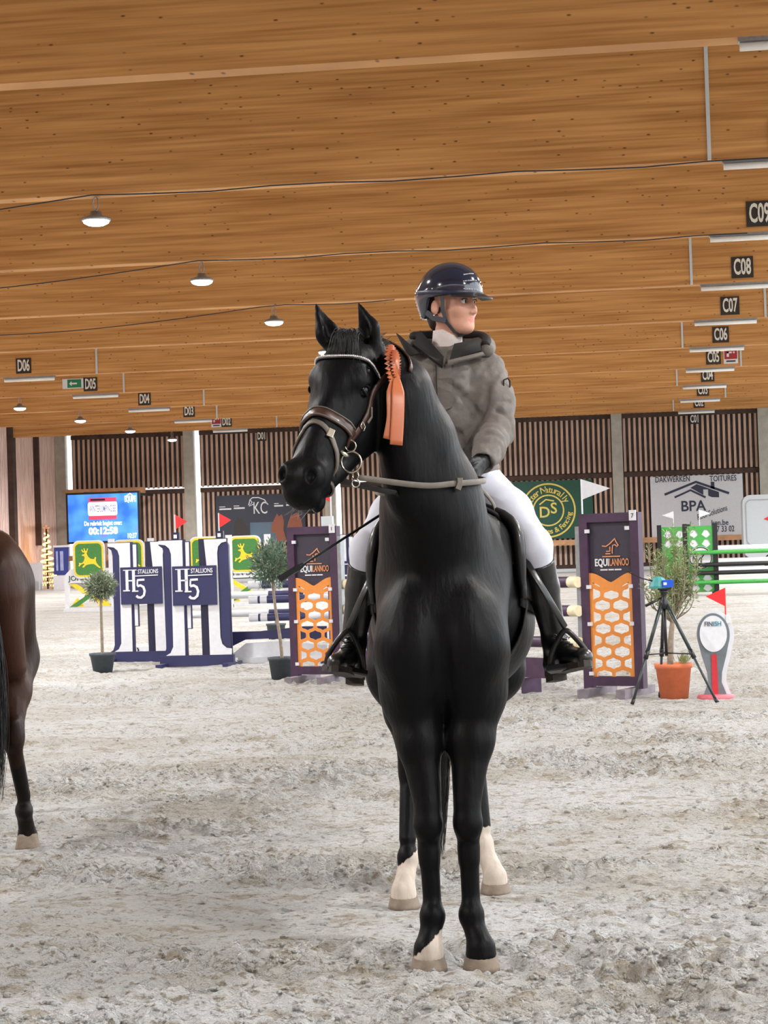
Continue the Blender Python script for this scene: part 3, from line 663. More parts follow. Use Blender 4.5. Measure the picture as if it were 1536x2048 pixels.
    for i in range(26):
        p = hp(random.uniform(-.035, .035), random.uniform(.6, .655), -.12); st.append([Vector(p), Vector(p + V_ * .03 + v3(random.uniform(-.015, .015), -.01, 0)), Vector(p + V_ * random.uniform(.04, .06) + v3(random.uniform(-.03, .02), -.02, 0))])
    hair('whiskers', st, mat('whisker', srgb(150, 140, 130), .5), t, r=.0012)
    return S, hp, t
HS, hp_, HORSE = add_black_horse()
# ------------------------------------------------------------------ rider
M['skin'] = mat('skin', srgb(206, 152, 130), .5, var=.05, scale=12, spec=.35); M['jacket'] = mat('taupe_jacket_fabric', srgb(104, 97, 92), .75, var=.06, scale=40, bump=.9, bscale=16)
M['jacket_dark'] = mat('jacket_lining', srgb(30, 27, 26), .8); M['breech'] = mat('white_breeches', srgb(206, 208, 220), .7, var=.03, bump=.15, scale=20); M['boot'] = mat('black_boot_leather', srgb(16, 16, 17), .32, bump=.15, scale=30, coat=.2)
M['glove'] = mat('black_glove', srgb(20, 22, 24), .55, bump=.3, scale=60); M['helmet'] = mat('navy_gloss_helmet', srgb(18, 26, 48), .12, var=.0, coat=1.0); M['strap'] = mat('grey_black_strap', srgb(70, 72, 78), .6); M['crystal'] = mat('crystal_bead', srgb(240, 240, 245), .08, .9, var=0)
M['shirt'] = mat('pale_shirt', srgb(208, 196, 192), .7, bump=.2); M['hairbrown'] = mat('dark_brown_hair', srgb(52, 40, 32), .5); M['lip'] = mat('lips', srgb(196, 112, 106), .45, var=.03); M['brow'] = mat('eyebrow_hair', srgb(70, 54, 44), .8); M['eyewhite'] = mat('eye_white', srgb(225, 222, 220), .2, var=0); M['iris'] = mat('iris_dark', srgb(40, 32, 28), .15, var=0)
RX = .05
HC = v3(.078, .865, 2.455); FY = math.radians(53)                      # head centre and turn to her left
Ff = v3(math.sin(FY), -math.cos(FY), -.03); Ff /= np.linalg.norm(Ff); Fs = v3(-math.cos(FY), -math.sin(FY), 0); Fz = np.cross(Fs, Ff); Fz = Fz if Fz[2] > 0 else -Fz
FR = np.array([Ff, Fs, Fz])
def fp(f, s, z): return HC + Ff * f + Fs * s + Fz * z               # forward, her right, up
ARM = {1: [v3(.197, .88, 2.185), v3(.228, .775, 1.945), v3(.172, .575, 1.82)], -1: [v3(-.125, .88, 2.185), v3(-.19, .76, 1.94), v3(-.125, .55, 1.755)]}
LEG = {1: [v3(.15, .90, 1.73), v3(.352, .55, 1.49), v3(.428, .72, 1.135)], -1: [v3(-.05, .90, 1.73), v3(-.278, .55, 1.495), v3(-.352, .72, 1.15)]}
TOE = {1: v3(.52, .50, 1.065), -1: v3(-.405, .48, 1.075)}; HEEL = {1: v3(.420, .755, 1.02), -1: v3(-.345, .755, 1.03)}
def hand_bones(s):
    """wrist at the sleeve end, palm forward and down, fingers curled round the rein"""
    w_ = ARM[s][2]; fwd = v3(-.42 * s, -.70, -.58); fwd /= np.linalg.norm(fwd); out = v3(.92 * s, -.30, -.25); out -= fwd * (out @ fwd); out /= np.linalg.norm(out)
    if s < 0: fwd = v3(.1, -.8, -.6); fwd /= np.linalg.norm(fwd)
    acr = np.cross(fwd, out) * s; acr /= np.linalg.norm(acr)
    if acr[2] < 0: acr = -acr                                          # towards the thumb, up
    B = []; inn = -out
    base = w_ + fwd * .035
    for i, (ln, o) in enumerate(((.085, .030), (.092, .010), (.086, -.011), (.07, -.031))):
        k0 = base + fwd * .058 + acr * o; k1 = k0 + fwd * ln * .40 + inn * ln * .12; k2 = k1 + (-fwd * .12 + inn * .9 - acr * .02) * ln * .38; k3 = k2 + (-fwd * .9 + inn * .1) * ln * .3
        B.append([(base + acr * o * .6, .0125), (k0, .0115), (k1, .0100), (k2, .0092), (k3, .0080)])
    th = base + acr * .028 + inn * .008
    B.append([(th, .013), (th + fwd * .035 + acr * .016 + inn * .012, .0115), (th + fwd * .066 + acr * .012 + inn * .026, .0098), (th + fwd * .085 + acr * .002 + inn * .034, .0082)])
    return w_, fwd, out, acr, base, B
def put_hand(S, s, g=0.0):
    w_, fwd, out, acr, base, B = hand_bones(s)
    S.rc(w_ - fwd * .02, .024 + g, base, .026 + g, k=.01, flat=(out, .8)); S.rc(base, .03 + g, base + fwd * .052, .036 + g, k=.012, flat=(out, .5))
    for ch in B:
        for (a, ra), (b, rb) in zip(ch, ch[1:]): S.rc(a, ra + g, b, rb + g, k=.004)
def add_rider():
    t = thing('person', 'rider in grey jacket, white breeches and dark helmet, looking over one shoulder', 'person', HB, HYAW)
    # ---- the body, one skin from head to feet
    S = SDF((-.52, .40, .94), (.66, 1.12, 2.62), .0065)
    S.rc((RX, .89, 1.72), .12, (RX, .885, 1.9), .105, k=.04, flat=((1, 0, 0), 1.2)); S.rc((RX, .885, 1.9), .105, (RX, .88, 2.13), .11, k=.04, flat=((1, 0, 0), 1.25)); S.rc((-.09, .885, 2.19), .05, (.19, .885, 2.19), .05, k=.05)
    S.rc((RX - .005, .885, 2.2), .06, fp(-.02, 0, -.07), .053, k=.03)
    for s in (-1, 1):
        a = ARM[s]; S.rc(a[0], .05, a[1], .04, k=.03); S.rc(a[1], .04, a[2], .025, k=.02); put_hand(S, s)
        l = LEG[s]; S.rc(l[0], .095, l[1], .058, k=.04); S.rc(l[1], .056, l[1] * .6 + l[2] * .4 + v3(0, .02, 0), .052, k=.03); S.rc(l[1] * .6 + l[2] * .4 + v3(0, .02, 0), .048, l[2], .03, k=.02)
        S.rc(HEEL[s] + v3(0, 0, .01), .024, TOE[s] * .45 + l[2] * .55 - v3(0, 0, .045), .026, k=.01); S.rc(l[2], .03, TOE[s] * .45 + l[2] * .55 - v3(0, 0, .045), .026, k=.01); S.rc(TOE[s] * .45 + l[2] * .55 - v3(0, 0, .045), .026, TOE[s], .022, k=.01)
    # head: skull, face planes
    S.ell(fp(-.012, 0, .045), (.098, .077, .092), FR, k=.02); S.ell(fp(.022, 0, -.02), (.075, .066, .085), FR, k=.02)
    S.ell(fp(.062, 0, -.088), (.03, .033, .026), FR, k=.025)           # chin
    for s in (-1, 1):
        S.rc(fp(-.025, s * .052, -.055), .018, fp(.055, s * .022, -.09), .02, k=.025)     # jaw
        S.ell(fp(.055, s * .042, -.022), (.026, .024, .024), FR, k=.02)                   # cheekbone
        S.ell(fp(.084, s * .031, .012), (.018, .016, .011), FR, k=.01, sub=True)          # eye socket
        S.ell(fp(-.03, s * .079, -.012), (.019, .010, .031), FR, k=.006); S.ell(fp(-.026, s * .089, -.010), (.009, .006, .018), FR, k=.005, sub=True)   # ear
    S.rc(fp(.086, 0, .010), .008, fp(.107, 0, -.030), .0105, k=.012); 
    for s in (-1, 1): S.ell(fp(.097, s * .011, -.034), (.011, .009, .008), FR, k=.006)
    S.rc(fp(.079, -.015, -.060), .008, fp(.079, .015, -.060), .008, k=.014); S.rc(fp(.077, -.012, -.070), .009, fp(.077, .012, -.070), .009, k=.012); S.rc(fp(.0885, -.018, -.0652), .0016, fp(.0885, .018, -.0652), .0016, k=.004, sub=True)
    me = S.mesh('body'); me.materials.append(M['skin']); me.materials.append(M['lip'])
    def rule(c):
        q = (c - HC) @ np.array([Ff, Fs, Fz]).T; return (q[:, 0] > .07) & (np.abs(q[:, 1]) < .021 - 1.1 * np.abs(q[:, 2] + .065)) & (q[:, 2] < -.056) & (q[:, 2] > -.0755)
    paint(me, rule); obj('body', me, None, t)
    for s in (-1, 1):
        c = fp(.0705, s * .031, .009); e = MB().ball(tuple(c), .0125, 12).build('eyeball', M['eyewhite'], t, True)
        g = c + Ff * .0060 + Fs * (-.003); MB().ball(tuple(g), .0078, 10).build('iris', M['iris'], e, True)
        P = [Vector(fp(.0765 + (.013 if abs(q) < .35 else .009) - .004 * abs(q), s * (.031 + .02 * q), .0195 - .006 * q * q)) for q in (-1, -.6, -.2, .2, .6, 1)]
        MB().tube(P, .0022, 6).build('eyelid', M['brow'], t, True)
        P = [Vector(fp(.093 - .012 * max(0, q) ** 2 - .002, s * (.03 + .022 * q), .031 + .004 * math.cos(q * 2) - .002 * q)) for q in (-1, -.5, 0, .5, 1)]
        MB().tube(P, [.002, .0032, .0034, .0028, .0012], 6).build('eyebrow', M['brow'], t, True)
    MB().ball(tuple(fp(-.028, .088, -.044)), .0035, 8).build('ear_stud', M['crystal'], t, True)
    # ---- breeches
    S = SDF((-.42, .42, 1.36), (.50, 1.12, 1.92), .0075)
    S.rc((RX, .90, 1.72), .135, (RX, .89, 1.84), .118, k=.04, flat=((1, 0, 0), 1.22))
    for s in (-1, 1):
        l = LEG[s]; S.rc(l[0], .112, l[0] * .5 + l[1] * .5 + v3(.012 * s, 0, .01), .092, k=.05); S.rc(l[0] * .5 + l[1] * .5 + v3(.012 * s, 0, .01), .092, l[1], .068, k=.04); S.rc(l[1], .067, l[1] * .7 + l[2] * .3, .058, k=.03)
    obj('breeches', S.mesh('breeches'), M['breech'], t)
    # ---- boots
    for s in (-1, 1):
        l = LEG[s]; k0 = l[1] * .84 + l[2] * .16; md = l[1] * .55 + l[2] * .45 + v3(0, .02, 0); lo = np.minimum(np.minimum(k0, l[2]), np.minimum(TOE[s], HEEL[s])) - .12; hi = np.maximum(np.maximum(k0, l[2]), np.maximum(TOE[s], HEEL[s])) + .12
        S = SDF(lo, hi, .006); S.rc(k0, .069, md, .062, k=.02); S.rc(md, .062, l[2] + v3(0, 0, .0), .047, k=.02)
        ins = TOE[s] * .45 + l[2] * .55 + v3(0, 0, -.035); S.rc(l[2], .045, HEEL[s] + v3(0, 0, .012), .036, k=.02); S.rc(l[2] + v3(0, 0, -.02), .042, ins, .04, k=.025); S.rc(ins, .042, TOE[s], .04, k=.02, flat=((0, 0, 1), .85)); S.rc(HEEL[s] + v3(0, 0, .0), .032, ins + v3(0, 0, -.015), .035, k=.02)
        ax = k0 - l[2]; ax = ax / np.linalg.norm(ax); S.cut(lambda x, y, z: (x - k0[0]) * ax[0] + (y - k0[1]) * ax[1] + (z - k0[2]) * ax[2])
        bt = obj('boot', S.mesh('boot'), M['boot'], t)
        # sole and heel block under the foot
        d = TOE[s] - HEEL[s]; dn = d / np.linalg.norm(d); side = np.cross(dn, v3(0, 0, 1)); side /= np.linalg.norm(side); upv = np.cross(side, dn); so = MB(); out = []
        for q, w_ in ((-.12, .018), (-.06, .03), (.1, .031), (.35, .026), (.6, .036), (.9, .038), (1.06, .03), (1.13, .014)): out.append((q, w_))
        ring = [HEEL[s] + d * q + side * w_ for q, w_ in out] + [HEEL[s] + d * q - side * w_ for q, w_ in out[::-1]]; n = len(ring); top = [Vector(p - upv * .014) for p in ring]; bot = [Vector(p - upv * .040) for p in ring]
        so.add(top + bot, [tuple(range(n)), tuple(range(2 * n - 1, n - 1, -1))] + [(i, n + i, n + (i + 1) % n, (i + 1) % n) for i in range(n)])
        hb = [HEEL[s] + d * q + side * w_ for q, w_ in ((-.12, .02), (.0, .03), (.2, .03), (.2, -.03), (.0, -.03), (-.12, -.02))]; top = [Vector(p - upv * .036) for p in hb]; bot = [Vector(p - upv * .062) for p in hb]
        so.add(top + bot, [(0, 1, 2, 3, 4, 5), (11, 10, 9, 8, 7, 6)] + [(i, 6 + i, 6 + (i + 1) % 6, (i + 1) % 6) for i in range(6)])
        so.build('sole', mat('brown_black_sole', srgb(46, 40, 34), .7, bump=.3), bt)
        lc = MB()
        for i in range(4):
            c = l[2] * (1 - (.25 + .14 * i)) + (ins * .5 + TOE[s] * .5) * (.25 + .14 * i); c = np.array(S.hit(c, v3(0, -.55, .83), .15, .002)); lc.tube([Vector(c + side * .02), Vector(c + v3(0, -.004, .006)), Vector(c - side * .02)], .0035, 6)
        a = np.array(S.hit(l[2] * .6 + ins * .4, v3(0, -.7, .7), .15, .004))
        for q in (-1, 1): lc.tube([Vector(a), Vector(a + side * .02 * q + v3(0, -.012, .014)), Vector(a + side * .034 * q + v3(0, -.012, .0)), Vector(a + side * .018 * q + v3(0, -.006, -.006)), Vector(a)], .0025, 5)
        lc.build('laces', M['black'], bt, True)
    # ---- gloves
    for s in (-1, 1):
        w_, fwd, out, acr, base, B = hand_bones(s); S = SDF(w_ - .15, w_ + .15, .0035); put_hand(S, s, .002); S.rc(w_ - fwd * .05, .031, w_, .03, k=.01)
        obj('glove', S.mesh('glove'), M['glove'], t)
    # ---- jacket
    S = SDF((-.32, .48, 1.68), (.40, 1.10, 2.40), .0065)
    S.rc((RX + .005, .89, 1.79), .148, (RX + .005, .885, 1.98), .132, k=.04, flat=((1, 0, 0), 1.26)); S.rc((RX + .005, .885, 1.98), .132, (RX, .88, 2.13), .128, k=.04, flat=((1, 0, 0), 1.3)); S.rc((-.09, .885, 2.185), .072, (.195, .885, 2.185), .072, k=.06); S.rc((RX, .885, 2.2), .085, (RX, .885, 2.27), .078, k=.04)
    rng = random.Random(3)
    for s in (-1, 1):
        a = ARM[s]; S.rc(a[0], .082, a[0] * .5 + a[1] * .5 + v3(.014 * s, 0, 0), .082, k=.03); S.rc(a[0] * .5 + a[1] * .5 + v3(.014 * s, 0, 0), .082, a[1], .075, k=.03); S.rc(a[1], .074, a[1] * .45 + a[2] * .55, .066, k=.02); S.rc(a[1] * .45 + a[2] * .55, .064, a[2] + v3(0, .01, .005), .052, k=.02)
        for i in range(7):                                              # puffed rolls and creases along the sleeve
            q = .35 + .62 * i / 7; j = 0 if q < .5 else 1; f_ = q * 2 - j; c = a[j] * (1 - f_) + a[j + 1] * f_; ax = a[j + 1] - a[j]; ax /= np.linalg.norm(ax); r_ = (.084 if j == 0 else .082 - .022 * f_)
            n1 = np.cross(ax, v3(rng.uniform(-.3, .3), -1, rng.uniform(-.4, .4))); n1 /= np.linalg.norm(n1); n2 = np.cross(ax, n1); sk = rng.uniform(-.03, .03)
            pts = [c + (n1 * math.cos(b) + n2 * math.sin(b)) * (r_ + .004) + ax * sk * math.cos(b) for b in np.linspace(-1.3, 1.3, 7) + rng.uniform(-.6, .6) - math.pi / 2 * (1 if (n2 @ v3(0, -1, 0)) < 0 else -1)]
            for p, q_ in [pq for pq in zip(pts, pts[1:]) if abs(S.val(pq[0])[0]) < .012 and abs(S.val(pq[1])[0]) < .012]: S.rc(p, .006, q_, .006, k=.014, sub=True)
    for a, b in (((.06, .74, 2.13), (.17, .78, 1.99)), ((.09, .735, 2.06), (.2, .79, 1.93)), ((.05, .735, 1.99), (.17, .765, 1.88)), ((.2, .80, 2.12), (.17, .77, 2.0)), ((-.03, .745, 2.08), (-.12, .77, 1.98)), ((.07, .735, 1.95), (.1, .74, 1.87)), ((.21, .8, 1.92), (.07, .73, 1.88))):
        m = (np.array(a) + np.array(b)) / 2 + v3(rng.uniform(-.02, .02), 0, rng.uniform(-.01, .01))
        P = [np.array(S.hit(v3(p[0], .4, p[2]), v3(0, 1, 0), .6, 0, True)) for p in [np.array(a) * (1 - q) ** 2 + m * 2 * q * (1 - q) + np.array(b) * q * q for q in np.linspace(0, 1, 8)]]
        if min(p[1] for p in P) < .70: continue
        for p, q_ in zip(P, P[1:]): S.rc(p, .008, q_, .006, k=.02, sub=True)
    # waist seam and hem opening, collar opening
    for i in range(18):
        b0, b1 = [math.pi * 2 * (i + e) / 18 for e in (0, 1)]; f_ = lambda b: v3(RX + .005 + .182 * math.cos(b), .888 + .146 * math.sin(b), 1.87); S.rc(f_(b0), .006, f_(b1), .006, k=.012, sub=True)
    S.ell((RX - .005, .86, 2.35), (.066, .062, .09), k=.01, sub=True)
    S.cut(lambda x, y, z: 1.745 - z + .06 * np.clip((.89 - y) * 1.2, -.1, .2) + 0 * x)
    for s in (-1, 1):
        a = ARM[s]; ax = a[2] - a[1]; ax = ax / np.linalg.norm(ax); c = a[2] + ax * .012
        S.ell(a[2] + ax * .03, (.043, .043, .043), k=.008, sub=True); S.ell(c + ax * .07, (.062, .062, .062), k=.004, sub=True)
    me = S.mesh('jacket', 1); n = len(me.vertices); co = np.empty(n * 3, np.float32); me.vertices.foreach_get('co', co); co = co.reshape(-1, 3); no = np.empty(n * 3, np.float32); me.vertex_normals.foreach_get('vector', no); no = no.reshape(-1, 3)
    fold = (vnoise(co[:, 0] * 16 + co[:, 2] * 9 + co[:, 1] * 6, co[:, 2] * 30 - co[:, 0] * 22, 21) - .5) * .011 + (vnoise(co[:, 0] * 40 + co[:, 1] * 20, co[:, 2] * 52 - co[:, 0] * 30, 22) - .5) * .006
    me.vertices.foreach_set('co', (co + no * fold[:, None]).ravel()); me.update(); J = obj('jacket', me, M['jacket'], t); SJ = S
    def on_front(x, z, off=.004): return S.hit(v3(x, .4, z), v3(0, 1, 0), .62, off, True)
    # zip placket flap with snap line, dark zip below
    pl = MB(); n = 8
    for i in range(n):
        q = i / (n - 1); z = 2.215 - .20 * q; x0 = .005 - .012 * q; x1 = x0 + .058 + .012 * q; zz = z + (0 if i < n - 1 else .0)
        a = on_front(x0, zz, .006); b = on_front(x1, zz + (.03 if i == n - 1 else 0), .012); pl.v += [tuple(a), tuple(b), (a.x, a.y + .01, a.z), (b.x, b.y + .014, b.z)]
    for i in range(n - 1): k = i * 4; pl.f += [[k, k + 4, k + 5, k + 1], [k + 2, k + 3, k + 7, k + 6], [k, k + 2, k + 6, k + 4], [k + 1, k + 5, k + 7, k + 3]]
    pl.f += [[0, 1, 3, 2], [n * 4 - 4, n * 4 - 2, n * 4 - 1, n * 4 - 3]]; pl.mi = [0] * len(pl.f)
    pk = pl.build('placket', M['jacket'], J)
    pts = [on_front(.038, z, .002) for z in np.linspace(2.02, 1.80, 9)]; MB().tube(pts, .007, flat=([(0, -1, 0)] * 9, .003)).build('zip', M['jacket_dark'], J)
    pts = [on_front(.003, z, .013) for z in np.linspace(2.21, 2.02, 7)]; MB().tube(pts, .0025, 5).build('stitch_line', M['jacket_dark'], pk)
    # open collar flaps: lined inside, standing beside the chin
    def flap(name, quad, th, m, par):
        b = MB(); q = [Vector(p) for p in quad]; nr = (q[1] - q[0]).cross(q[3] - q[0]).normalized() * th; g = 5; vs = []; fs = []
        for side in (0, 1):
            for i in range(g + 1):
                for j in range(g + 1):
                    u, v = i / g, j / g; p = q[0] * (1 - u) * (1 - v) + q[1] * u * (1 - v) + q[2] * u * v + q[3] * (1 - u) * v; bul = nr.normalized() * .018 * math.sin(math.pi * u) * math.sin(math.pi * v); vs.append(p + bul + (nr if side else Vector()))
        w = g + 1; o2 = w * w
        for i in range(g):
            for j in range(g): a = i * w + j; fs += [(a, a + w, a + w + 1, a + 1), (o2 + a, o2 + a + 1, o2 + a + w + 1, o2 + a + w)]
        for i in range(g):
            for a, b_ in ((i * w, (i + 1) * w), ((i + 1) * w + g, i * w + g), (i + 1, i), (g * w + i, g * w + i + 1)): fs.append((a, b_, b_ + o2, a + o2))
        b.add(vs, fs); return auto(b.build(name, m, par))
    flap('collar', [(.055, .755, 2.225), (.18, .79, 2.26), (.175, .80, 2.31), (.075, .775, 2.29)], .012, M['jacket_dark'], J)
    flap('collar', [(.045, .75, 2.205), (.195, .79, 2.245), (.185, .785, 2.26), (.05, .748, 2.228)], .012, M['jacket'], J)
    flap('collar', [(.03, .755, 2.205), (-.085, .79, 2.30), (-.055, .81, 2.355), (.035, .785, 2.245)], .014, M['jacket_dark'], J)
    flap('collar', [(-.06, .80, 2.26), (-.135, .815, 2.335), (-.15, .815, 2.345), (-.105, .8, 2.25)], .014, M['jacket_dark'], J)
    # hood folded behind the neck, dark fur edge
    S = SDF((-.16, .72, 2.14), (.32, 1.14, 2.44), .007); S.rc((-.07, .93, 2.28), .052, (.09, .99, 2.27), .07, k=.04); S.rc((.09, .99, 2.27), .068, (.195, .88, 2.285), .045, k=.04); S.rc((.195, .88, 2.285), .042, (.205, .82, 2.27), .03, k=.02); S.rc((-.07, .93, 2.28), .052, (-.09, .87, 2.29), .04, k=.03)
    hd = obj('hood', S.mesh('hood'), M['jacket'], J)
    P = smooth_poly([(-.08, .85, 2.335), (-.07, .93, 2.345), (.06, .965, 2.35), (.17, .89, 2.335), (.205, .84, 2.315), (.20, .80, 2.285)], 5); MB().tube(P, .019, 8).build('hood_lining', M['jacket_dark'], hd, True)
    ar = ARM[1]; c = np.array(SJ.hit(ar[0] * .75 + ar[1] * .25, v3(.7, -.72, .05), .2, .003)); MB().tube([Vector(c + v3(.008, .006, .022)), Vector(c + v3(-.008, -.004, .014)), Vector(c + v3(-.01, -.006, -.014)), Vector(c + v3(.006, .006, -.024)), Vector(c + v3(.016, .012, -.01)), Vector(c + v3(.016, .012, .012))], .0035, 6, closed=True).build('sleeve_badge', M['jacket_dark'], J, True)
    # shirt collar at the throat
    S = SDF((-.04, .75, 2.18), (.15, .98, 2.36), .005); S.rc((RX - .005, .875, 2.2), .068, fp(-.028, 0, -.105), .058, k=.02); obj('shirt_collar', S.mesh('shirt_collar'), M['shirt'], t)
    # ---- hair under the helmet
    S = SDF(HC - .17, HC + .17, .006); S.ell(fp(-.05, 0, .0), (.068, .078, .09), FR, k=.02); S.ell(fp(-.07, 0, -.055), (.04, .05, .05), FR, k=.02); obj('hair', S.mesh('hair'), M['hairbrown'], t)
    # ---- helmet
    S = SDF(HC - .23, HC + .25, .006); S.ell(fp(-.012, 0, .055), (.137, .112, .118), FR, k=.01); S.rc(fp(-.10, 0, .03), .05, fp(-.085, 0, -.03), .05, k=.04, flat=(Fs, 1.6))
    S.ell(fp(-.005, 0, .01), (.112, .088, .1), FR, k=.004, sub=True)
    def below(x, y, z):
        q0 = (x - HC[0]) * Ff[0] + (y - HC[1]) * Ff[1] + (z - HC[2]) * Ff[2]; q2 = (x - HC[0]) * Fz[0] + (y - HC[1]) * Fz[1] + (z - HC[2]) * Fz[2]; return np.where(q0 > -.045, .028 + .06 * q0 - q2, np.where(q0 > -.075, .025 - (-.045 - q0) * 2.6 - q2, -.053 - q2))
    S.cut(below); H = obj('helmet', S.mesh('helmet'), M['helmet'], t); SH = S
    vz = MB(); n = 14; vs = []
    for top in (0, 1):
        for i in range(n + 1):
            b = -1.15 + 2.3 * i / n; vs.append(Vector(fp(-.005 + .112 * math.cos(b), .098 * math.sin(b), .04 + .010 * top)))
            vs.append(Vector(fp(-.005 + .122 * math.cos(b) + .062 * math.cos(b * .9) ** 1.5, .112 * math.sin(b), .026 + .006 * top - .012 * math.cos(b))))
    m = 2 * (n + 1); fs = []
    for i in range(n):
        a = 2 * i; fs += [(a, a + 2, a + 3, a + 1), (m + a, m + a + 1, m + a + 3, m + a + 2), (a + 1, a + 3, m + a + 3, m + a + 1), (a, m + a, m + a + 2, a + 2)]
    fs += [(0, 1, m + 1, m), (2 * n, m + 2 * n, m + 2 * n + 1, 2 * n + 1)]; vz.add(vs, fs); auto(vz.build('visor', M['black'], H))
    # side trim band, crystal beads round the back and front
    P = [SH.hit(fp(-.01, 0, .045 - .006 * math.cos(b)), Ff * math.cos(b) + Fs * math.sin(b), .25, .001) for b in np.linspace(-2.4, 2.4, 40)]; MB().tube(P, .008, flat=([Vector(p) - Vector(fp(-.01, 0, .045)) for p in P], .003)).build('trim_band', M['dnavy'], H, True)
    bd = MB()
    for k in range(22):
        b = .9 + 2.2 * k / 21
        for dz in (0,): p = SH.hit(fp(-.03, 0, .0), -Ff * math.sin(b) * 1.0 + Fz * math.cos(b) * 1.0 + Fs * .55, .3, .001); bd.ball(tuple(p), .0034, 6)
    for k in range(26):
        p = SH.hit(fp(0, 0, .06), Ff * .9 + Fs * (.05 + .5 * (k % 9) / 8) + Fz * (-.05 + .55 * (k // 9) / 2), .3, .001); bd.ball(tuple(p), .0028, 6)
    tag(bd.build('crystals', M['crystal'], H, True), kind='stuff')
    # chin harness
    hs = MB()
    ear = fp(.012, .082, -.03); 
    hs.tube([Vector(fp(.02, .098, .035)), Vector(fp(.016, .09, 0)), Vector(ear), Vector(fp(.02, .066, -.075)), Vector(fp(.035, .035, -.112)), Vector(fp(.04, 0, -.122)), Vector(fp(.035, -.035, -.112)), Vector(fp(.016, -.082, -.03)), Vector(fp(.02, -.098, .035))], .009, flat=([Fs, Fs, Fs, Fs - Fz * .6, Fs * .3 - Fz, -Fz, -Fs * .3 - Fz, -Fs, -Fs], .002))
    hs.tube([Vector(fp(-.06, .096, -.03)), Vector(fp(-.03, .088, -.055)), Vector(fp(.018, .072, -.066))], .011, flat=([Fs, Fs, Fs], .003))
    hs.build('chin_strap', M['strap'], H)
    MB().box(tuple(fp(.044, .012, -.122)), (.02, .014, .012)).build('buckle', M['black'], H)
    return t
RIDER = add_rider()
# ------------------------------------------------------------------ tack
M['brownleather'] = mat('brown_leather', srgb(62, 38, 30), .38, var=.15, scale=30, coat=.3); M['greyleather'] = mat('worn_grey_brown_leather', srgb(92, 84, 74), .5, var=.12, scale=40); M['blackleather'] = mat('black_leather', srgb(20, 20, 22), .36, var=.1, bump=.1, scale=50, coat=.2); M['pad'] = mat('black_saddle_cloth', srgb(24, 24, 28), .85, bump=.3, scale=90)
M['satin'] = mat('copper_satin', srgb(180, 96, 50), .38, var=.06, scale=8, sheen=.3)
def hloop(vf, a0, a1, n, w0=-.10, off=.004, closed=False):
    P = []; Nn = []
    for i in range(n):
        b = a0 + (a1 - a0) * i / (n if closed else n - 1); d = U_ * math.cos(b) + W_ * math.sin(b); o = hp_(0, vf(b), w0); p = HS.hit(o, d, .32, off, first=True); P.append(p); Nn.append(Vector(d))
    return P, Nn
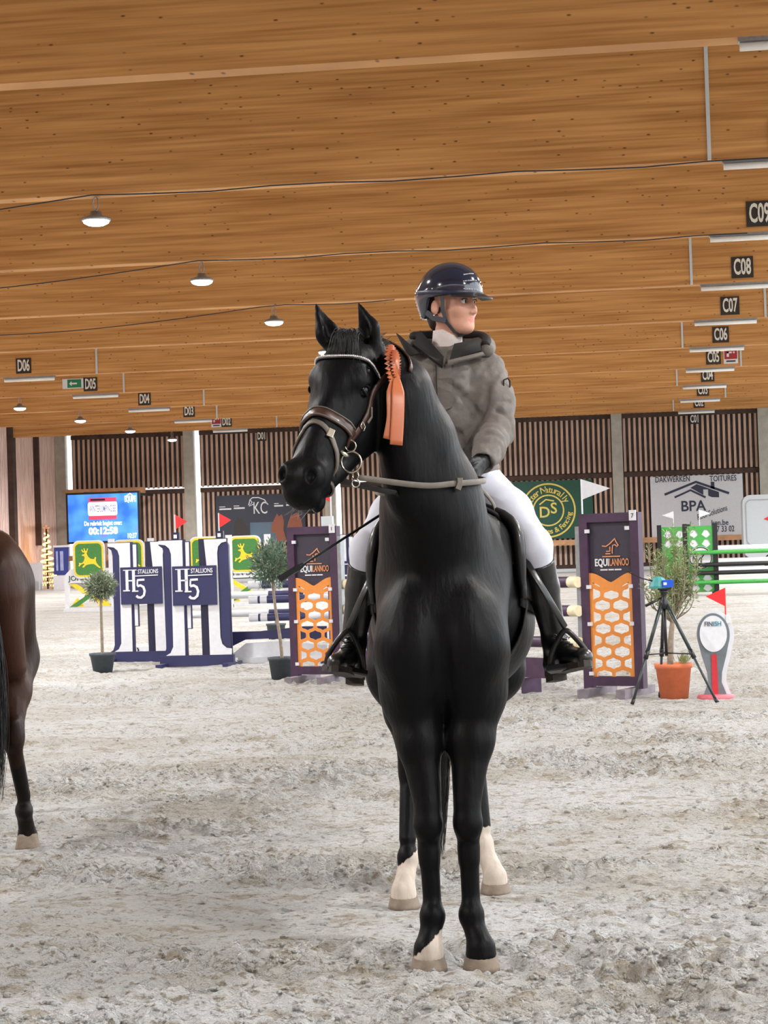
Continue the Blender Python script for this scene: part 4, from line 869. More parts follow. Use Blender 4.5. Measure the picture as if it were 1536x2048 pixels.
def add_bridle():
    t = thing('bridle', 'brown leather bridle with silver beaded browband on the black horse', 'bridle', HB, HYAW)
    PI = math.pi
    P, Q = hloop(lambda b: .355 - .012 * math.sin(b) + (.02 if math.sin(b) < 0 else 0), 0, 2 * PI, 44, -.09, .006, True)
    nb = MB().tube(P, .019, flat=(Q, .006), closed=True).build('noseband', M['brownleather'], t, True)
    for dv in (-.015, .015):
        P2, Q2 = hloop(lambda b: .355 + dv - .012 * math.sin(b), .1, PI - .1, 20, -.09, .012); MB().tube(P2, .003, 5).build('piping', M['greyleather'], nb, True)
    fl = lambda b: .385 + .165 * (1 - math.sin(b)) / 2 + .02 * math.cos(b) ** 2
    P, Q = hloop(fl, 0, 2 * PI, 48, -.085, .006, True); MB().tube(P, .0085, flat=(Q, .004), closed=True).build('flash_strap', M['greyleather'], t, True)
    p = P[7]; MB().tube([p + Vector(U_) * .004 + Vector(V_) * q for q in (-.016, .016)], .012, flat=([Q[7], Q[7]], .006)).build('buckle', M['steel'], t)
    for s in (1, -1):
        pts = [(.073, .02, -.105), (.085, .09, -.10), (.08, .16, -.10), (.07, .25, -.105), (.06, .32, -.105), (.055, .375, -.10)]
        P = []; Q = []
        for u, v, w_ in pts: d = U_ * s; P.append(HS.hit(hp_(0, v, w_), d, .32, .006)); Q.append(Vector(d))
        P = smooth_poly(P, 3); Q = [Vector(U_ * s)] * len(P)
        cp = MB().tube(P, .0125, flat=(Q, .0045)).build('cheekpiece', M['brownleather'], t, True)
        q = P[11]; MB().tube([q + Vector(V_) * .016 + Vector(W_) * .015 + Vector(U_) * s * .005, q + Vector(V_) * .016 - Vector(W_) * .015 + Vector(U_) * s * .005, q - Vector(V_) * .004 - Vector(W_) * .015 + Vector(U_) * s * .005, q - Vector(V_) * .004 + Vector(W_) * .015 + Vector(U_) * s * .005], .003, 6, closed=True).build('buckle', M['steel'], cp, True)
        if s > 0:
            kp = P[8]; MB().tube([kp + Vector(U_) * .008, kp + Vector(U_) * .012 - Vector(W_) * .018 + Vector(V_) * .03, kp + Vector(U_) * .01 - Vector(W_) * .012 + Vector(V_) * .06], .005, flat=([U_] * 3, .002)).build('loose_strap_end', M['greyleather'], cp)
        dn = Vector((.012, .0, -1)).normalized()
        def clear(c, m=.012):
            for _ in range(60):
                if HS.val(np.array(c))[0] > m: break
                c = c + (Vector(U_) * s * .002 + Vector((0, -.002, 0)) if s > 0 else Vector(U_) * s * .003)
            return c
        b0 = clear(P[-1] + dn * .018)
        def ring(c, r, th, name, par, tilt=0.0):
            ax = dn; ay = Vector((math.cos(tilt), -.25 * s - math.sin(tilt) * .6, 0)).normalized(); return MB().tube([c + ax * (r * math.cos(k * PI / 12)) + ay * (r * math.sin(k * PI / 12)) for k in range(24)], th, 8, closed=True).build(name, M['steel'], par, True)
        bit = ring(b0, .019, .0032, 'bit_ring', t); c1 = clear(b0 + dn * .055, .008); ring(c1, .036, .0038, 'bit_ring', t); c2 = clear(c1 + dn * .048 + Vector((.012, 0, 0))); ring(c2, .013, .003, 'bit_ring', t, .6); ring(c2 + dn * .026, .013, .003, 'bit_ring', t, -.6)
        MB().tube([c1 + Vector(W_) * .03, c1 + Vector(W_) * .06 - Vector(U_) * s * .02], [.007, .009], 8).build('mouthpiece', M['steel'], t, True)
        RB[s] = c2
    # headpiece behind the ears, throat lash
    P = [HS.hit(hp_(0, .035, -.13), U_ * math.cos(b) + (-V_ * .9 + W_ * -.1) * math.sin(b), .35, .005) for b in np.linspace(0, PI, 17)]; MB().tube(P, .013, flat=([Vector(p) - Vector(hp_(0, .05, -.13)) for p in P], .004)).build('headpiece', M['brownleather'], t, True)
    # browband with beads
    P, Q = hloop(lambda b: .115 - .012 * math.sin(3 * b) - .012 * math.cos(b), .02, PI - .02, 34, -.09, .007)
    br = MB().tube(P, .008, flat=(Q, .004)).build('browband', M['blackleather'], t, True)
    bd = MB()
    for i in range(len(P) - 1):
        for q in (.0, .5): bd.ball(tuple(P[i].lerp(P[i + 1], q) + Q[i] * .005), .0048, 6)
    tag(bd.build('beads', M['crystal'], br, True), kind='stuff')
    # reins round the neck to the hands
    nc = v3(-.03, .20, 1.70)
    def rein(s, angs, zf, hand, name):
        P = [RB[s] + Vector((0, 0, -.005))]; Q = [Vector((0, -1, 0))]
        for i, a in enumerate(angs):
            z = zf[0] + (zf[1] - zf[0]) * i / (len(angs) - 1); d = v3(math.cos(a), math.sin(a), 0); p = HS.hit(v3(nc[0], nc[1], z), d, .5, .02); P.append(p); Q.append(Vector(d))
        P.append(Vector(hand)); Q.append(Vector((1, 0, .0)) * s); m = len(P); P2 = smooth_poly(P, 5); Q2 = [Q[min(m - 1, int(i / 5 + .5))] for i in range(len(P2))]
        return P2, Q2
    w_, fwd, out, acr, base, Bn = hand_bones(1); h1 = base + fwd * .075 - out * .02
    P2, Q2 = rein(1, [math.radians(a) for a in (-96, -70, -45, -22, 0, 18)], (1.715, 1.74), h1, 'rein')
    r = MB().tube(P2, .0105, flat=(Q2, .0035)).build('rein', M['greyleather'], t, True)
    k = 11; MB().tube([P2[k] + Q2[k] * .006 + Vector((0, 0, .018)), P2[k] + Q2[k] * .008, P2[k] + Q2[k] * .012 + Vector((-.01, 0, -.022))], .011, flat=([Q2[k]] * 3, .008)).build('rein_stop', M['greyleather'], r)
    w2, fwd2, out2, acr2, base2, Bn2 = hand_bones(-1); h2 = base2 + fwd2 * .075 - out2 * .02
    P3, Q3 = rein(-1, [math.radians(a) for a in (-112, -140, -165, -185, -200)], (1.69, 1.72), h2, 'rein'); MB().tube(P3, .0105, flat=(Q3, .0035)).build('rein', M['blackleather'], t, True)
    MB().tube(smooth_poly([Vector(h1), (.20, .50, 1.66), (.215, .47, 1.56), (.24, .46, 1.47), (.275, .47, 1.43), (.26, .49, 1.50)], 6), .007, flat=([Vector((.6, -.8, 0))] * 31, .003)).build('rein_end', M['greyleather'], t, True)
RB = {}
add_bridle()
def drape(y0, y1, a0, a1, off, th, name, mt, par, oz=1.42, ny=16, na=28, shape=None):
    """a thin sheet laid on the horse's back between two angles (0 = its left side, 90 = top)"""
    vs = []; fs = []
    for lay in (0, 1):
        for i in range(ny + 1):
            u = i / ny
            for j in range(na + 1):
                v = j / na; y, a = (y0 + (y1 - y0) * u, a0 + (a1 - a0) * v)
                if shape: y, a = shape(u, v)
                d = v3(math.cos(math.radians(a)), 0, math.sin(math.radians(a))); vs.append(HS.hit(v3(PB['cx'], y, oz), d, .6, off + th * lay))
    w = na + 1; o2 = (ny + 1) * w
    for i in range(ny):
        for j in range(na): a = i * w + j; fs += [(a, a + 1, a + w + 1, a + w), (o2 + a, o2 + a + w, o2 + a + w + 1, o2 + a + 1)]
    for j in range(na): fs += [(j, o2 + j, o2 + j + 1, j + 1), (ny * w + j, ny * w + j + 1, o2 + ny * w + j + 1, o2 + ny * w + j)]
    for i in range(ny): fs += [(i * w, (i + 1) * w, o2 + (i + 1) * w, o2 + i * w), (i * w + na, o2 + i * w + na, o2 + (i + 1) * w + na, (i + 1) * w + na)]
    b = MB(); b.add(vs, fs); return b.build(name, mt, par, True)
def add_saddle():
    t = thing('saddle', 'black leather saddle with stirrups strapped on the black horse', 'saddle', HB, HYAW)
    drape(.47, 1.18, -30, 210, .008, .012, 'saddle_cloth', M['pad'], t)
    for s in (1, -1):
        def shp(u, v):
            top, bot = (.56, .98), (.44, .86); bulge = -.07 * math.sin(math.pi * min(1, v * 1.1)); y0 = top[0] * (1 - v) + bot[0] * v + bulge; y1 = top[1] * (1 - v) + bot[1] * v
            a = 62 - 86 * v; return y0 + (y1 - y0) * u, (a if s > 0 else 180 - a)
        fl = drape(0, 0, 0, 0, .024, .008, 'flap', M['blackleather'], t, shape=shp)
        P = []
        for k in range(14):
            y, a = shp(.0, k / 13); d = v3(math.cos(math.radians(a)), 0, math.sin(math.radians(a))); P.append(HS.hit(v3(PB['cx'], y, 1.42), d, .6, .03))
        MB().tube(P, [.012 + .012 * math.sin(math.pi * k / 13) for k in range(14)], 8).build('knee_roll', M['blackleather'], fl, True)
    # seat
    b = MB(); rows = []
    for y, z, hw in ((.50, 1.735, .05), (.54, 1.775, .075), (.62, 1.765, .095), (.75, 1.735, .12), (.90, 1.735, .155), (1.02, 1.775, .175), (1.10, 1.83, .16), (1.13, 1.80, .14)):
        rows.append([(PB['cx'] + hw * math.sin(q), y, z - (.10 if abs(q) > 1.2 else 0) - .05 * (1 - math.cos(q))) for q in np.linspace(-1.5, 1.5, 13)])
    vs = [p for r in rows for p in r]; m = 13; fs = [(i * m + j, i * m + j + 1, (i + 1) * m + j + 1, (i + 1) * m + j) for i in range(len(rows) - 1) for j in range(m - 1)]
    b.add(vs, fs); o = b.build('seat', M['blackleather'], t, True); md = o.modifiers.new('thick', 'SOLIDIFY'); md.thickness = .03; md.offset = -1
    P = [HS.hit(v3(PB['cx'], .58, 1.3), v3(math.cos(a), 0, math.sin(a)), .6, .01) for a in np.linspace(-math.pi - .1, .1, 30)]; MB().tube(P, .05, flat=([p - Vector((PB['cx'], .58, 1.3)) for p in P], .006)).build('girth', M['blackleather'], t, True)
    ST = {1: [(.462, .555, 1.165), (.402, .60, 1.015), (.548, .555, 1.035)], -1: [(-.362, .545, 1.19), (-.452, .545, 1.055), (-.315, .60, 1.02)]}
    for s in (1, -1):
        top, a, c = [Vector(p) for p in ST[s]]; st = Vector((.31 if s > 0 else -.24, .50, 1.45)); md_ = (st + top) / 2 + Vector((.004 * s, -.03, .0))
        sl = MB().tube([st, md_, top + Vector((0, 0, .012))], .014, flat=([Vector((s * .6, -.8, .2))] * 3, .004)).build('stirrup_leather', M['blackleather'], t, True)
        up = Vector((0, 0, 1)); A = a + up * .012; C_ = c + up * .012
        arch = smooth_poly([A, A.lerp(top, .32) + (A - C_) * .10, A.lerp(top, .70) + (A - C_) * .10, top, C_.lerp(top, .70) + (C_ - A) * .10, C_.lerp(top, .32) + (C_ - A) * .10, C_], 5)
        sr = MB().tube(arch, .0105, flat=([Vector((0, -1, 0))] * len(arch), .011)).build('stirrup_iron', M['blackleather'], t, True)
        ax = (c - a).normalized(); MB().tube([a - ax * .006, c + ax * .006], .034, flat=([Vector((0, .25, 1))] * 2, .012)).build('tread', M['black'], sr)
add_saddle()
def add_small():
    w_, fwd, out, acr, base, Bn = hand_bones(-1); a = Vector(base + fwd * .07); tip = Vector((-.585, .10, 1.398)); d = (tip - a).normalized()
    t = thing('riding_whip', 'thin black riding whip pointing down beside the white breeches', 'whip', HB, HYAW)
    MB().tube([a - d * .06, a + d * .12], .008, 8).build('handle', M['blackleather'], t, True); MB().tube([a + d * .12, a.lerp(tip, .85)], [.0055, .0042], 8).build('shaft', M['black'], t, True)
    MB().tube([a.lerp(tip, .82), a.lerp(tip, .87), a.lerp(tip, .92), tip], [.006, .013, .012, .014], flat=([Vector((0, -1, .3))] * 4, .0035)).build('flap', M['blackleather'], t)
    # rosette
    c = Vector((-.150, -.105, 2.140)); t = thing('rosette', 'copper satin prize rosette with two ribbon tails on the bridle', 'rosette', HB, HYAW)
    nrm = Vector((.96, -.27, .05)).normalized(); ux = Vector((0, 0, 1)).cross(nrm).normalized(); uz = nrm.cross(ux)
    n = 26
    for lay, (r0, r1, dz) in enumerate(((.016, .072, .0), (.012, .052, .012))):
        b = MB(); vs = []
        for k in range(2 * n):
            q = math.pi * k / n; rad = ux * math.cos(q) + uz * math.sin(q); z = .008 if k % 2 else -.006
            vs += [c + rad * r0 + nrm * (dz + .006), c + rad * r1 + nrm * (dz + z)]
        b.add(vs, [(2 * k, 2 * k + 1, (2 * k + 3) % (4 * n), (2 * k + 2) % (4 * n)) for k in range(2 * n)]); o = b.build('pleats', M['satin'], t); m = o.modifiers.new('t', 'SOLIDIFY'); m.thickness = .0015
    b = MB(); b.tube([c, c + nrm * .02], [.022, .018], 16); b.build('button', M['satin'], t, True)
    for k, (dx, w0) in enumerate(((-.004, .0), (.014, .004))):
        P = [c + Vector((0, 0, -.03)) + nrm * .012 + Vector((0, -.004 * k, 0)), c + Vector((.004 + dx, -.055 - .004 * k, -.10)), c + Vector((.002 + dx * .9, -.075 - .004 * k, -.19)), c + Vector((-.012 + dx * 1.3, -.085 - .004 * k, -.285 + .02 * (1 - k))) ]
        P = smooth_poly(P, 4); MB().tube(P, [.006 + .0165 * min(1, i / 4) for i in range(len(P))], flat=([Vector((.25, -.95, 0))] * len(P), .001)).build('ribbon_tail', M['satin'], t, True)
add_small()
# ------------------------------------------------------------------ brown horse at the left edge, seen from behind
def add_brown_horse():
    ua, va, wa = head_axes(0, 40, 0)
    P = dict(cx=0., chx=0., hind=1.2, neck=[(v3(0, .32, 1.40), .31, .22), (v3(0, .16, 1.58), .25, .18), (v3(0, -.05, 1.76), .19, .12), (v3(0, -.2, 1.92), .15, .095), (v3(0, -.27, 2.02), .115, .082)],
        elbL=v3(-.12, .14, .97), elbR=v3(.12, .14, .97), kneeL=v3(-.1, .02, .52), kneeR=v3(.1, .02, .52), fetL=v3(-.1, .03, .195), fetR=v3(.1, .03, .195), hoofL=v3(-.1, 0, 0), hoofR=v3(.1, 0, 0),
        stifL=v3(-.19, 1.32, .98), stifR=v3(.19, 1.32, .98), hockL=v3(-.185, 1.66, .60), hockR=v3(.135, 1.66, .60), hfetL=v3(-.232, 1.58, .215), hfetR=v3(.16, 1.58, .215), hhoofL=v3(-.25, 1.52, 0), hhoofR=v3(.175, 1.52, 0),
        U=ua, V=va, W=wa, O=v3(0, -.36, 2.10), ear={-1: (v3(-.07, -.36, 2.06), v3(-.09, -.36, 2.24)), 1: (v3(.07, -.36, 2.06), v3(.09, -.36, 2.24))}, earface={-1: v3(-.3, -.95, 0), 1: v3(.3, -.95, 0)})
    S, hp = horse_sdf(P, .012)
    ang = math.radians(183) + .31; hp0 = ground(56, 1699); R = Matrix.Rotation(ang, 3, 'Z'); loc = hp0 - R @ Vector((-.25, 1.52, 0)); loc.z = 0
    t = thing('horse', 'brown horse cut off by the left picture edge, seen from behind', 'horse', loc, ang)
    me = S.mesh('body'); me.materials.append(coat('bay_coat', srgb(34, 21, 16), srgb(60, 36, 25), .42)); me.materials.append(coat('bay_dark_points', srgb(18, 15, 14), srgb(30, 25, 23), .45))
    paint(me, lambda c: c[:, 2] < .50 + .04 * np.sin(c[:, 0] * 40) + .03 * np.sin(c[:, 1] * 37)); obj('body', me, None, t)
    hm = hoof_mesh()
    for k in ('hoofL', 'hoofR', 'hhoofL', 'hhoofR'): obj('hoof', hm, M['hoof'], t, tuple(P[k]))
    for s in (-1, 1): MB().ball(tuple(hp(s * .074, .195, -.043)), .023, 12).build('eye', M['eye'], t, True)
    st = []
    for i in range(380):
        a = random.uniform(0, 2 * math.pi); rr = random.random() ** .5; x = -.055 + .045 * rr * math.cos(a); y = 1.80 + .05 * rr * math.sin(a); ln = random.uniform(.75, 1.02); Q = [Vector((x * .5, 1.74 + .02 * rr, 1.42)), Vector((x, y + .02, 1.32))]
        for j in range(1, 8): q = j / 7; Q.append(Vector((x * (1 + .5 * math.sin(q * 2.6)) + .012 * math.sin(q * 7 + i), y + .02 + .03 * q * rr * math.sin(a), 1.32 - ln * q)))
        st.append(Q)
    hair('tail', st, M['hblack'], t, r=.0034)
    st = []
    for i in range(160):
        q = random.random(); c = v3(0, .32 - .59 * q, 1.5 + .52 * q); r0 = np.array(S.hit(c, v3(0, .5, .86), .5, -.004)); st.append([Vector(r0), Vector(r0 + v3(-.04, .01, .02)), Vector(r0 + v3(-.09, .02, -.04)), Vector(r0 + v3(-.12, .02, -.12))])
    hair('mane', st, M['hblack'], t, r=.003)
add_brown_horse()
# ------------------------------------------------------------------ jumps and arena furniture
def flag(parent, x, z, m, to=1, h=.42, w=.2):
    """pennant on a stick, parts of the wing it is fixed to"""
    MB().cyl((x, 0, z), (x, 0, z + h), .009, n=8).build('flag_stick', M['white'], parent)
    b = MB(); t = .004; b.add([(x, -t, z + h), (x, -t, z + h - .2), (x + to * w, -t, z + h - .1), (x, t, z + h), (x, t, z + h - .2), (x + to * w, t, z + h - .1)], [(0, 1, 2), (3, 5, 4), (0, 3, 4, 1), (1, 4, 5, 2), (2, 5, 3, 0)]); b.build('flag', m, parent)
def pole(a, b, lab, cols, bands, r=.05, group=None):
    """round jump pole with painted bands"""
    a = Vector(a); b = Vector(b); d = b - a; mb = MB(); n = 12
    for i in range(len(bands) - 1): mb.m = i % len(cols) if len(cols) > 1 else 0; mb.tube([a + d * bands[i], a + d * bands[i + 1]], r, n)
    o = mb.build('jump_pole', cols, None, False); auto(o); return tag(o, lab, 'pole', group)
def ogee(cx, cz, hw, hh, xmin, xmax):
    pts = []; n = 20
    def half(q):                                    # q 0..1 from top point to side
        x = hw * (.06 + .94 * min(1, q * 1.25) ** .8) if q < .8 else hw; z = hh * (1 - .32 * math.sin(min(1, q / .35) * math.pi / 2)) if q < .35 else hh * .68 * math.cos((q - .35) / .65 * math.pi / 2) ** .8
        return x, z
    qs = [i / 8 for i in range(9)]; R = [half(q) for q in qs]
    o = [(cx, cz + hh)] + [(cx + x, cz + z) for x, z in R[1:]] + [(cx + x, cz - z) for x, z in R[1:-1][::-1]] + [(cx, cz - hh)] + [(cx - x, cz - z) for x, z in R[1:]] + [(cx - x, cz + z) for x, z in R[1:-1][::-1]]
    o = [(min(max(x, xmin), xmax), z) for x, z in o]; c = [o[0]]
    for p in o[1:]:
        if abs(p[0] - c[-1][0]) + abs(p[1] - c[-1][1]) > 1e-4: c.append(p)
    return c
def horse_line(parent, mt, loc, s, w):
    """line-drawn jumping horse head mark above the lettering"""
    stroke([(-.5 * s, .05 * s), (-.25 * s, .02 * s), (0, .18 * s), (.22 * s, .38 * s), (.3 * s, .46 * s), (.33 * s, .34 * s), (.5 * s, .06 * s), (.42 * s, -.0 * s), (.3 * s, .1 * s), (.16 * s, .08 * s), (.12 * s, -.18 * s), (.12 * s, -.4 * s)], w, mt, parent, loc)
    stroke([(-.02 * s, .0 * s), (-.02 * s, -.26 * s), (-.25 * s, -.26 * s)], w, mt, parent, loc); stroke([(.0, -.4 * s), (-.3 * s, -.4 * s)], w, mt, parent, loc); stroke([(-.5 * s, -.56 * s), (.6 * s, -.56 * s)], w, mt, parent, loc)
def lattice_wing(name, label, loc, rz, flagm, side, group, wide=.62):
    t = thing(name, label, 'jump wing', loc, rz, group); hw = wide / 2; D = .11
    for sx in (-1, 1): MB().bx(min(sx * hw, sx * (hw - .085)), max(sx * hw, sx * (hw - .085)), -D / 2, D / 2, .075, 1.77).build('stile', M['purple'], t)
    MB().bx(-hw + .085, hw - .085, -D / 2, D / 2, 1.685, 1.77).build('top_rail', M['purple'], t); MB().bx(-hw + .085, hw - .085, -D / 2, D / 2, .1, .19).build('bottom_rail', M['purple'], t)
    iw = hw - .085
    MB().bx(-iw, iw, -.01, .012, 1.09, 1.685).build('upper_panel', M['dark'], t)
    top = [(-iw + 2 * iw * i / 16, 1.10 + .095 * abs(math.cos(math.pi * i / 16)) ** 1.3) for i in range(17)]
    out = [(-iw, .19), (iw, .19)] + top[::-1]; lw = iw - .035
    holes = []
    pitch = lw
    for r in range(8):
        z = .99 - .112 * r; hh = .055
        if r % 2 == 0:
            holes.append(ogee(0, z - (.012 if r == 0 else 0), pitch * .41, hh * (.82 if r == 0 else 1), -lw, lw))
            for sx in (-1, 1): holes.append(ogee(sx * pitch, z, pitch * .40, hh, -lw, lw))
        else:
            for sx in (-1, 1): holes.append(ogee(sx * pitch * .5, z + (.004 if r == 7 else 0), pitch * .41, hh * (.8 if r == 7 else 1), -lw, lw))
    for sx in (-1, 1): holes.append([(sx * lw, 1.105), (sx * lw * .98, 1.09), (sx * lw * .62, 1.055), (sx * lw * .6, 1.065)])
    sheet('lattice', [out] + holes, .014, M['orange'], t, (0, -.03, 0))
    horse_line(t, M['copper'], (0, -.02, 1.445), .17, .011)
    a = letter('EQUI', .098, M['white'], t, (-.092, -.02, 1.29), bold=.003, width=.145, depth=.006); letter('LANNOO', .098, M['copper'], t, (.088, -.02, 1.29), bold=.0015, width=.20, depth=.006)
    for k, (x0, x1) in enumerate(((-.11, -.035), (-.025, .03), (.04, .11))): MB().bx(x0, x1, -.022, -.012, 1.215, 1.229).build('caption_line', M['white'], t)
    for x, z in ((-iw - .0, 1.60), (iw - .03, 1.62), (-iw, 1.06), (iw - .01, 1.06), (-iw, .70), (iw - .01, .70), (-iw, .22)): MB().bx(x - .022, x + .022, -.062, -.035, z - .018, z + .018).build('clip', M['white'], t)
    for sx in (-1, 1):
        f = MB(); x = sx * (hw - .11); f.bx(x - .045, x + .045, -.36, .40, .0, .085); f.build('foot', mat('worn_purple_foot', srgb(122, 114, 122), .7, var=.25, scale=8), t)
    MB().bx(-hw - .0, -hw + .006, -.03, .03, .12, 1.7).build('edge_strip', M['grey'], t)
    MB().bx(side * hw - .004 + .02 * side - .02, side * hw + .004 + .02 * side + .02, -.05, .05, .25, 1.65).build('cup_track', M['grey'], t)
    MB().bx(hw - .085, hw - .015, -D / 2 - .012, -D / 2, 1.69, 1.79).build('number_tile', M['white'], t)
    letter('1' if flagm is M['red'] else '7', .06, M['black'], t, (hw - .05, -D / 2 - .014, 1.735), depth=.003)
    if flagm is M['red']:
        MB().bx(.12, .26, -.04, .0, 1.77, 1.88).build('flag_holder', M['pale'], t); flag(t, .23, 1.88, flagm, -1, .36, .22)
    else: flag(t, -hw + .02, 1.77, flagm, 1, .34, .30)
    return t
GEQ = 'purple and orange lattice jump wings'
gR = ground(1232, 1392); gL = ground(636, 1366)
lattice_wing('jump_wing', 'purple jump wing with orange lattice standing left of the tripod', gR, math.radians(-22), M['white'], -1, GEQ)
lattice_wing('jump_wing', 'purple jump wing with orange lattice seen behind the whip and stirrup', gL, math.radians(-16), M['red'], 1, GEQ)
a0 = gL + Vector((.34, -.06, 0)); b0 = gR + Vector((-.33, .04, 0))
for z, nm in ((1.11, 'top'), (.83, 'middle'), (.52, 'lowest')):
    pole(a0 + Vector((0, 0, z)), b0 + Vector((0, 0, z)), nm + ' purple jump pole with cream ends behind the black horse', [M['cream'], M['purple'], M['cream']], [0, .03, .97, 1], .055, 'purple poles between the lattice wings')
t = thing('jump_plank', 'low purple plank behind the legs of the black horse', 'plank', (a0 + b0) / 2 + Vector((0, 0, .16)), math.atan2(b0.y - a0.y, b0.x - a0.x)); L_ = (b0 - a0).length - .5
MB().bx(-L_ / 2, L_ / 2, -.02, .02, 0, .2).build('board', M['purple'], t)
for sx in (-1, 1): MB().bx(sx * (L_ / 2 - .5) - .015, sx * (L_ / 2 - .5) + .015, -.12, .12, -.16, 0).build('foot', M['purple'], t)
# ---- navy and white letter-shaped wings
def hz(x, y): return ((x - 695) / 427, (1065 - y) / 427)
def letter_wing(label, loc, rz, fl, group):
    t = thing('jump_wing', label, 'jump wing', loc, rz, group)
    def sp(pts): return [hz(*p) for p in pts]
    L1 = [(680, 362), (700, 362), (722, 370), (738, 388), (745, 415), (745, 930), (738, 960), (720, 985), (690, 1010), (690, 1062), (705, 1062), (840, 1062), (840, 340), (680, 340)]
    sheet('left_stem_backing', [sp([(672, 338), (828, 338), (828, 1062), (660, 1062), (660, 1008), (690, 990), (700, 960), (702, 420), (695, 385), (672, 368)])], .05, M['navy'], t, (0, .0, 0))
    sheet('left_stem', [sp([(675, 342), (815, 342), (815, 1000), (700, 1000), (728, 985), (745, 950), (748, 420), (738, 388), (715, 368), (675, 362)])], .02, M['white'], t, (0, -.036, 0))
    sheet('slim_strip', [sp([(828, 350), (858, 350), (858, 850), (828, 850)])], .03, M['navy'], t, (0, .0, 0)); sheet('slim_strip', [sp([(832, 354), (853, 354), (853, 846), (832, 846)])], .012, M['white'], t, (0, -.022, 0))
    sheet('right_stem_backing', [sp([(910, 338), (1078, 338), (1078, 360), (1088, 380), (1090, 1062), (915, 1062)])], .05, M['dnavy'], t, (0, .0, 0))
    sheet('right_stem', [sp([(945, 342), (1076, 342), (1076, 358), (1048, 364), (1028, 385), (1022, 420), (1026, 900), (1036, 940), (1060, 962), (1090, 966), (1090, 1000), (962, 1000), (958, 500)])], .02, M['white'], t, (0, -.036, 0))
    sheet('right_flute', [sp([(1078, 362), (1052, 368), (1034, 388), (1028, 420), (1032, 900), (1042, 936), (1062, 956), (1088, 960), (1088, 380)])], .014, M['navy'], t, (0, -.034, 0))
    MB().bx(-.06, .95, -.05, .03, .005, .15).build('base_board', M['navy'], t)
    MB().bx(.14, .75, -.075, -.045, .82, 1.345).build('sign_plate', M['navy'], t)
    W = M['white']; y = -.082
    def ln(pts, w): stroke([hz(*p) for p in pts], w, W, t, (0, y, 0), 'emblem_stroke', .006)
    ln([(798, 508), (798, 630)], .042); ln([(840, 508), (840, 635)], .042); ln([(775, 508), (860, 508)], .012); ln([(772, 632), (815, 632)], .018); ln([(828, 636), (868, 636)], .018); ln([(800, 572), (850, 572)], .02); ln([(850, 545), (994, 542)], .014)
    ln([(862, 570), (908, 568)], .03); ln([(864, 570), (862, 606)], .022); ln([(862, 606), (882, 602), (900, 612), (908, 636), (902, 662), (884, 676), (866, 674), (854, 664)], .034)
    letter('STALLIONS', .085, W, t, (.555, y, 1.277), bold=.001, width=.30, depth=.006)
    for sx in (0, .92): MB().bx(sx - .04, sx + .04, -.35, .35, -.0, .05).build('foot', M['navy'], t)
    if fl:
        
        for fx in (.19, .80): MB().bx(fx - .05, fx + .05, -.03, .03, 1.70, 1.80).build('number_block', M['dnavy'], t); MB().bx(fx - .025, fx + .02, -.036, -.03, 1.72, 1.77).build('number_tile', W, t); flag(t, fx - .01, 1.80, M['red'], 1, .24, .17)
    return t
GH = 'navy and white letter shaped jump wings'
w1 = letter_wing('navy and white letter-shaped jump wing, the nearer one with the full sign', ground(333, 1334), math.radians(-4), True, GH); w1.location.z = 0
w2 = letter_wing('navy and white letter-shaped jump wing beside the small potted tree', ground(234, 1331) + Vector((0, .9, 0)), math.radians(-4), False, GH)
w2.location = Vector((-7.66, 28.4, 0))
w3 = letter_wing('navy and white letter-shaped jump wing mostly hidden behind the rider leg', (-4.35, 27.0, 0), math.radians(-4), False, GH)
pl = [M['white'], M['navy']]
bn = [0, .12, .2, .3, .36, .62, .72, .84, 1]
for z, k in ((1.06, 'top'), (.86, 'middle'), (.62, 'lowest')):
    pole((-6.45 + 1.0, 27.15, z), (-3.9, 27.25, z), k + ' white and navy pole right of the letter-shaped wings', pl, bn if k == 'top' else [0, .08, .10, .16, .5, 1], .052, 'white and navy poles')
for z, k in ((.9, 'upper'), (.64, 'lower')): pole((-6.95, 28.5, z), (-3.6, 28.6, z), k + ' white pole running behind the letter-shaped wings', [M['white'], M['navy'], M['white']], [0, .45, .6, 1], .05, 'white poles behind')
t = thing('wave_filler', 'navy wave-shaped filler board low behind the potted tree', 'jump filler', (-5.05, 27.35, 0), 0)
sheet('wave_board', [[(-1.0, .30), (-1.0, .43), (-.3, .43), (.3, .48), (.62, .475), (.62, .28), (.5, .28), (0, .33), (-.5, .32), (-.72, .22), (-.85, .24)]], .03, M['navy'], t); sheet('white_wave', [[(-.7, .12), (-.5, .27), (0, .29), (.5, .23), (.62, .22), (.62, .08), (-.7, .08)]], .03, M['white'], t, (0, .02, 0)); MB().bx(-.6, .6, -.08, .1, 0, .08).build('base', M['white'], t)
t = thing('white_tray', 'small white tray block with black hooks under the letter-shaped wing', 'block', ground(285, 1312) + Vector((0, .2, 0)), 0)
MB().bx(-.17, .17, -.1, .1, 0, .14).build('block', M['white'], t)
for x in (-.1, .1): MB().tube([(x, -.11, .12), (x + .02, -.12, .09), (x + .01, -.12, .05)], .012, 6).build('hook', M['black'], t)
